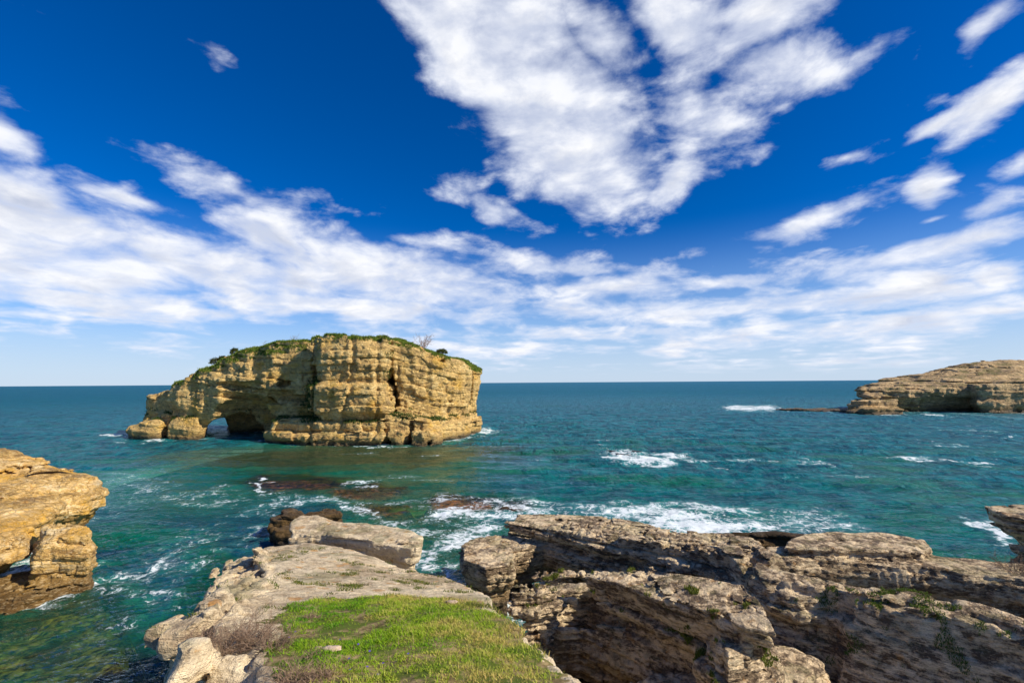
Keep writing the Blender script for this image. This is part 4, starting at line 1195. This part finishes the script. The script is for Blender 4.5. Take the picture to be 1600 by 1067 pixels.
def cover_patch(V, Q, mask, per, size, cols, seed, name, label, cat):
    rr2 = np.random.default_rng(seed)
    Nn = mesh_normals(V, Q)
    idx = np.nonzero(mask(V, Nn))[0]
    idx = np.repeat(idx, per) if per >= 1 else idx[rr2.random(len(idx)) < per]
    q = V[idx] + rr2.normal(0, .12, (len(idx), 3)) * size / .3
    n_ = len(q)
    q[:, 2] += .02
    t_ = np.clip(rr2.random((n_, 1)) * .6 + .5 * (fbm(q[:, 0] / 3, q[:, 1] / 3, q[:, 2] / 3, 3)[:, None] + .3), 0, 1)
    col_ = cols[0] * (1 - t_) + cols[1] * t_
    V_, F2, C2 = blades(q[:, 0], q[:, 1], q[:, 2], size * (.5 + rr2.random(n_)), size * .45, .6, col_, 0, seed)
    o = mesh_from(name, V_, F2, M_GRASS, base=q.mean(0), attrs={'col': ('FLOAT_COLOR', C2)})
    print(name, n_, flush=True)
    return tag(o, label, cat, kind='stuff')


Qs = _q_stack
def m_top(V, N_):
    f = fbm(V[:, 0] / 3, V[:, 1] / 3, V[:, 2] / 3, 3)
    top = np.interp(V[:, 0], _tx, _tz)
    a = (N_[:, 2] > .35) & (V[:, 2] > top - .8) & (V[:, 2] > 11.5) & (f > np.where(V[:, 0] > -22, .02, -.25))
    slope = (V[:, 0] < -44) & (V[:, 0] > -76) & (N_[:, 2] > .2) & (V[:, 2] > top - 2.4) & (V[:, 2] > 10.5) & (f > -.35)
    return a | slope & (V[:, 2] > 11.8)
cover_patch(V_stack, Qs, m_top, 3, .28, (np.array([.06, .15, .012]), np.array([.27, .31, .05])), 31, 'grass', 'bright green grass capping the top and left shoulder of the sea stack', 'grass')
cr1 = D(486, 620, 94.5); cr2 = D(612, 600, 91)
def m_side(V, N_):
    f = fbm(V[:, 0] / 1.6, V[:, 1] / 1.6, V[:, 2] / 1.6, 3)
    a = (np.abs(V[:, 0] - cr1[0] + .25 * (9 - V[:, 2])) < 2.6) & (V[:, 2] > 4.5) & (V[:, 2] < 13.5) & (f > -.2) & (V[:, 1] < 103)
    px_ = 800 + 711 * V[:, 0] / np.maximum(V[:, 1], 1)
    b_ = (px_ > 655) & (px_ < 715) & (V[:, 2] > 9) & (V[:, 2] < 19) & (f > .42) & (N_[:, 2] > -.1)
    c_ = (V[:, 2] > 4.2) & (V[:, 2] < 7) & (N_[:, 2] > .55) & (f > .05)
    d_ = (px_ > 600) & (px_ < 614) & (V[:, 2] > 13) & (f > .1) & (V[:, 1] < 97)
    return a | b_ | c_ | d_
cover_patch(V_stack, Qs, m_side, 1, .30, (np.array([.02, .06, .01]), np.array([.09, .13, .02])), 33, 'creeper', 'dark green plants clinging in the joints and on the ledges of the sea stack', 'plants')


def m_r3(V, N_):
    f = fbm(V[:, 0] / .7, V[:, 1] / .7, V[:, 2] / .7, 3)
    return (f > .30) & (N_[:, 2] > .15) & (V[:, 1] < 17) & (V[:, 0] > 9.5) & (V[:, 2] > 1.5)
cover_patch(V_r3, Q_r3, m_r3, 4, .05, (np.array([.04, .09, .01]), np.array([.16, .22, .03])), 41, 'grass', 'dark green grass tufts scattered over the shaded slope in the bottom right corner', 'grass')
def m_r2(V, N_):
    f = fbm(V[:, 0] / .5, V[:, 1] / .5, V[:, 2] / .5, 3)
    return (f > .36) & (N_[:, 2] > .3) & (V[:, 2] > 3.2)
cover_patch(V_r2, Q_r2, m_r2, 3, .06, (np.array([.06, .11, .01]), np.array([.28, .28, .04])), 43, 'grass', 'sparse yellowish green tufts on top of the broad flat rock across the gully', 'grass')


# ---- shrubs
def tubes(paths, rads, cols):
    """three-sided tubes along polylines, as one vertex / face / colour set"""
    Vs, Fs, Cs = [], [], []; off = 0
    for pt, r0, cc in zip(paths, rads, cols):
        m = len(pt)
        ang = np.array([0, 2.09, 4.19])
        for i_ in range(m):
            dd = pt[min(i_ + 1, m - 1)] - pt[max(i_ - 1, 0)]; dd = dd / (np.linalg.norm(dd) + 1e-9)
            a_ = np.cross(dd, [.3, .9, .2]); a_ /= np.linalg.norm(a_) + 1e-9; b_ = np.cross(dd, a_)
            rad = r0 * (1 - .75 * i_ / (m - 1))
            for an in ang: Vs.append(pt[i_] + (a_ * math.cos(an) + b_ * math.sin(an)) * rad); Cs.append((*cc, 1))
        for i_ in range(m - 1):
            for k in range(3):
                k2 = (k + 1) % 3
                Fs.append((off + i_ * 3 + k, off + i_ * 3 + k2, off + (i_ + 1) * 3 + k2, off + (i_ + 1) * 3 + k))
        off += m * 3
    return np.array(Vs), np.array(Fs), np.array(Cs)


def twig_bush(seed, h, spread, count, thick, c0, c1, droop=.1):
    rr3 = random.Random(seed); paths, rads, cols = [], [], []
    def grow(p0, d0, ln, rad, lev):
        pp = [np.array(p0)]; dd = np.array(d0, float)
        for _ in range(5):
            dd = dd + np.array([rr3.gauss(0, .22), rr3.gauss(0, .22), rr3.gauss(0, .14) - droop * lev * .3]); dd /= np.linalg.norm(dd)
            pp.append(pp[-1] + dd * ln / 5)
        t_ = rr3.random(); paths.append(pp); rads.append(rad); cols.append(tuple(c0[q_] * (1 - t_) + c1[q_] * t_ for q_ in range(3)))
        if lev < 2:
            for _ in range(3):
                a_ = rr3.randint(2, 5); nd = dd + np.array([rr3.gauss(0, .7), rr3.gauss(0, .7), rr3.gauss(.2, .4)])
                grow(pp[a_], nd / np.linalg.norm(nd), ln * rr3.uniform(.35, .6), rad * .6, lev + 1)
    for _ in range(count):
        a_ = rr3.uniform(0, 6.28); q_ = rr3.random() ** .5
        d0 = np.array([math.cos(a_) * spread * q_, math.sin(a_) * spread * q_, 1.0]); d0 /= np.linalg.norm(d0)
        grow((math.cos(a_) * q_ * spread * h * .25, math.sin(a_) * q_ * spread * h * .25, -.03), d0, h * rr3.uniform(.55, 1.0), thick, 0)
    return tubes(paths, rads, cols)


def mound(seed, rx, rz, n_, leaf, c0, c1):
    """leaves spread over and through a lumpy crown"""
    rr4 = np.random.default_rng(seed)
    u = rr4.normal(0, 1, (n_, 3)); u /= np.linalg.norm(u, axis=1, keepdims=True); u[:, 2] = np.abs(u[:, 2])
    lump = 1 + .35 * fbm(u[:, 0] * 2.2 + seed, u[:, 1] * 2.2, u[:, 2] * 2.2, 3)
    q = u * (lump * (.55 + .45 * rr4.random(n_) ** .5))[:, None] * np.array([rx, rx, rz])
    t_ = rr4.random((n_, 1)); col_ = c0 * (1 - t_) + c1 * t_
    return blades(q[:, 0], q[:, 1], q[:, 2], leaf * (.6 + .8 * rr4.random(n_)), leaf * .5, 1.2, col_, 0, seed)


def hs_at(x_, y_): return float(hs_map(np.array([x_]), np.array([y_]))[0])
hs_map = heightmap(V_stack, .6, (-92, 84), (-3, 127))


def stack_spot(px_, y_):
    x_ = float(D(px_, 560, y_)[0])
    for dy_ in range(0, 14):
        z_ = hs_at(x_, y_ + dy_ * .5)
        if z_ > np.interp(x_, _tx, _tz) - 1.6: return (x_, y_ + dy_ * .5, z_)
    return (x_, y_, float(np.interp(x_, _tx, _tz)))


def leafy(px_, y_, rx, rz, seed, label):
    c_ = stack_spot(px_, y_)
    root = bpy.data.objects.new('shrub', None); scene.collection.objects.link(root); root.location = c_
    tag(root, label, 'shrub', 'shrubs on top of the sea stack')
    V_, F2, C2 = mound(seed, rx, rz, 900, .22, np.array([.03, .055, .012]), np.array([.12, .13, .03]))
    V_[:, 2] += rz * .35
    mesh_from('crown', V_, F2, M_LEAF, parent=root, attrs={'col': ('FLOAT_COLOR', C2)})
    V_, F2, C2 = twig_bush(seed, rz * 1.1, .5, 4, .05, (.10, .07, .04), (.16, .11, .07))
    mesh_from('stem', V_, F2, M_TWIG, parent=root, attrs={'col': ('FLOAT_COLOR', C2)})


leafy(337, 104, 1.2, 1.5, 1, 'small rounded dark shrub lowest on the left shoulder of the sea stack')
leafy(349, 104, .9, 1.3, 2, 'small dark shrub just right of the lowest one on the sea stack')
leafy(366, 104, .95, 1.5, 3, 'lone dark shrub halfway up the left shoulder of the sea stack')
leafy(436, 102, 1.4, 1.2, 4, 'low brownish green mound shrub near the left summit of the sea stack')
leafy(690, 102, 1.3, 1.2, 6, 'dark green shrub right of the bare twiggy bush on the sea stack')


def bare(px_, y_, h, sp, cnt, th_, seed, c0, c1, label):
    c_ = stack_spot(px_, y_)
    V_, F2, C2 = twig_bush(seed, h, sp, cnt, th_, c0, c1)
    o = mesh_from('bare_shrub', V_, F2, M_TWIG, attrs={'col': ('FLOAT_COLOR', C2)}); o.location = c_
    tag(o, label, 'shrub')


bare(660, 99, 3.0, .9, 22, .05, 7, (.20, .13, .10), (.34, .22, .17), 'leafless reddish twiggy bush on the skyline right of the stack centre joint')
bare(455, 101, 3.0, .35, 6, .045, 8, (.16, .12, .09), (.25, .19, .14), 'thin bare upright twigs at the left summit of the sea stack')
bare(414, 103, 2.3, .4, 3, .035, 9, (.16, .12, .09), (.25, .19, .14), 'sparse bare sapling on the left shoulder of the sea stack')


def ledge_spot(px_, py_):
    x_, y_ = on(px_, py_, ledge_top)
    return (x_, y_, float(hm(np.array([x_]), np.array([y_]))[0]))


DRY = [(392, 1000, .42, 60, 'dense dry brown brush at the left edge of the grass patch'),
       (345, 1010, .36, 50, 'dry brown brush on the rock rim left of the densest brush'),
       (305, 1012, .24, 30, 'small low dry brush overhanging the water at the far left rim'),
       (430, 1012, .30, 34, 'dry brush half in the grass right of the densest brush'),
       (484, 966, .17, 26, 'small dry tuft of twigs at the far left corner of the grass'),
       (455, 1062, .26, 44, 'dry brush at the bottom edge between two pale rocks'),
       (500, 1060, .20, 34, 'low dry brush at the bottom edge, nearest the green grass'),
       (490, 1028, .12, 22, 'tiny dry tuft beside a pale stone in the grass')]
for k, (a_, b_, h_, cn, lab) in enumerate(DRY):
    c_ = ledge_spot(a_, b_)
    V_, F2, C2 = twig_bush(100 + k, h_ * .9, 1.3, int(cn * 1.8), .0045, (.13, .08, .05), (.40, .28, .19))
    o = mesh_from('dry_brush', V_, F2, M_TWIG, attrs={'col': ('FLOAT_COLOR', C2)}); o.location = c_
    tag(o, lab, 'dry brush', 'dry brush on the foreground ledge')
c_ = P(1592, 893, 3.0)
V_, F2, C2 = twig_bush(140, .9, 1.6, 60, .010, (.10, .065, .045), (.22, .14, .10))
o = mesh_from('dry_brush', V_, F2, M_TWIG, attrs={'col': ('FLOAT_COLOR', C2)}); o.location = (c_[0], c_[1], 2.85)
tag(o, 'brown scrub on the shaded rock at the right edge, below the pillar', 'dry brush')

# stones in the grass
M_STONE = rock_mat('pale_stone', (.66, .52, .38), (.52, .40, .28), (.30, .22, .15), (.5, .3, .12), (0, 0), .3, .5, crack=0, lichen=0, rustamt=.2, bump=.01, wamt=.1)
STN = [(519, 1018, .11, .055, .022, 'largest flat pinkish stone lying in the grass'), (497, 1013, .045, .04, .025, 'small pale stone left of the largest stone in the grass'),
       (705, 946, .09, .05, .02, 'flat pale stone at the seaward edge of the grass')]
for k, (a_, b_, rx, ry, rz, lab) in enumerate(STN):
    c_ = ledge_spot(a_, b_)
    u_ = np.linspace(0, 2 * np.pi, 29)[:-1]; v_ = np.linspace(.02, np.pi - .02, 14)
    U_, W_ = np.meshgrid(u_, v_, indexing='ij')
    q = np.stack([np.cos(U_) * np.sin(W_), np.sin(U_) * np.sin(W_), np.cos(W_)], -1).reshape(-1, 3)
    q *= (1 + .7 * fbm(q[:, 0] * 1.9 + k * 5, q[:, 1] * 1.9, q[:, 2] * 1.9, 4))[:, None]
    q *= np.array([rx, ry, rz])
    I = np.arange(28 * 14).reshape(28, 14); I = np.concatenate([I, I[:1]])
    Q = np.stack([I[:-1, :-1], I[:-1, 1:], I[1:, 1:], I[1:, :-1]], -1).reshape(-1, 4)
    o = mesh_from('stone', q, Q, M_STONE); o.location = (c_[0], c_[1], c_[2] + rz * .6 + .02)
    tag(o, lab, 'stone', 'pale stones in the grass')


# ---- small purple flowers in the grass
fl = [(560, 1010), (578, 1022), (548, 1034), (600, 1040), (533, 1001), (640, 1030), (450, 1003), (462, 990), (520, 940), (590, 1055), (548, 1052), (572, 1044)]
pr = random.Random(4)
pv, pf = [], []
for k in range(6):
    a_ = k * math.pi / 3; ca, sa = math.cos(a_), math.sin(a_)
    o0 = len(pv)
    for (u_, v_, w_) in ((0, 0, 0), (.008, -.005, .004), (.016, 0, .003), (.008, .005, .004)): pv.append((u_ * ca - v_ * sa, u_ * sa + v_ * ca, .055 + w_))
    pf.append((o0, o0 + 1, o0 + 2, o0 + 3))
PCOL = np.tile(np.array([[.16, .10, .55, 1]]), (len(pv), 1))
sv_, sf_, sc_ = tubes([[np.array([0, 0, 0.]), np.array([.003, .002, .03]), np.array([0, 0, .055])]], [.002], [(.06, .14, .02)])
first = None
for (a_, b_) in fl:
    q = ledge_spot(a_, b_)
    root = bpy.data.objects.new('flower', None); scene.collection.objects.link(root)
    root.location = q; root.rotation_euler = (pr.uniform(-.3, .3), pr.uniform(-.3, .3), pr.uniform(0, 6))
    tag(root, 'tiny purple wildflower on a thin stem in the short foreground grass', 'flower', 'purple wildflowers in the grass')
    if first is None:
        p1 = mesh_from('petals', pv, np.array(pf), M_FLOWER, parent=root, attrs={'col': ('FLOAT_COLOR', PCOL)})
        p2 = mesh_from('stem', sv_, sf_, M_GRASS, parent=root, attrs={'col': ('FLOAT_COLOR', sc_)})
        first = (p1, p2)
    else:
        for ch in first:
            cc = ch.copy(); scene.collection.objects.link(cc); cc.parent = root
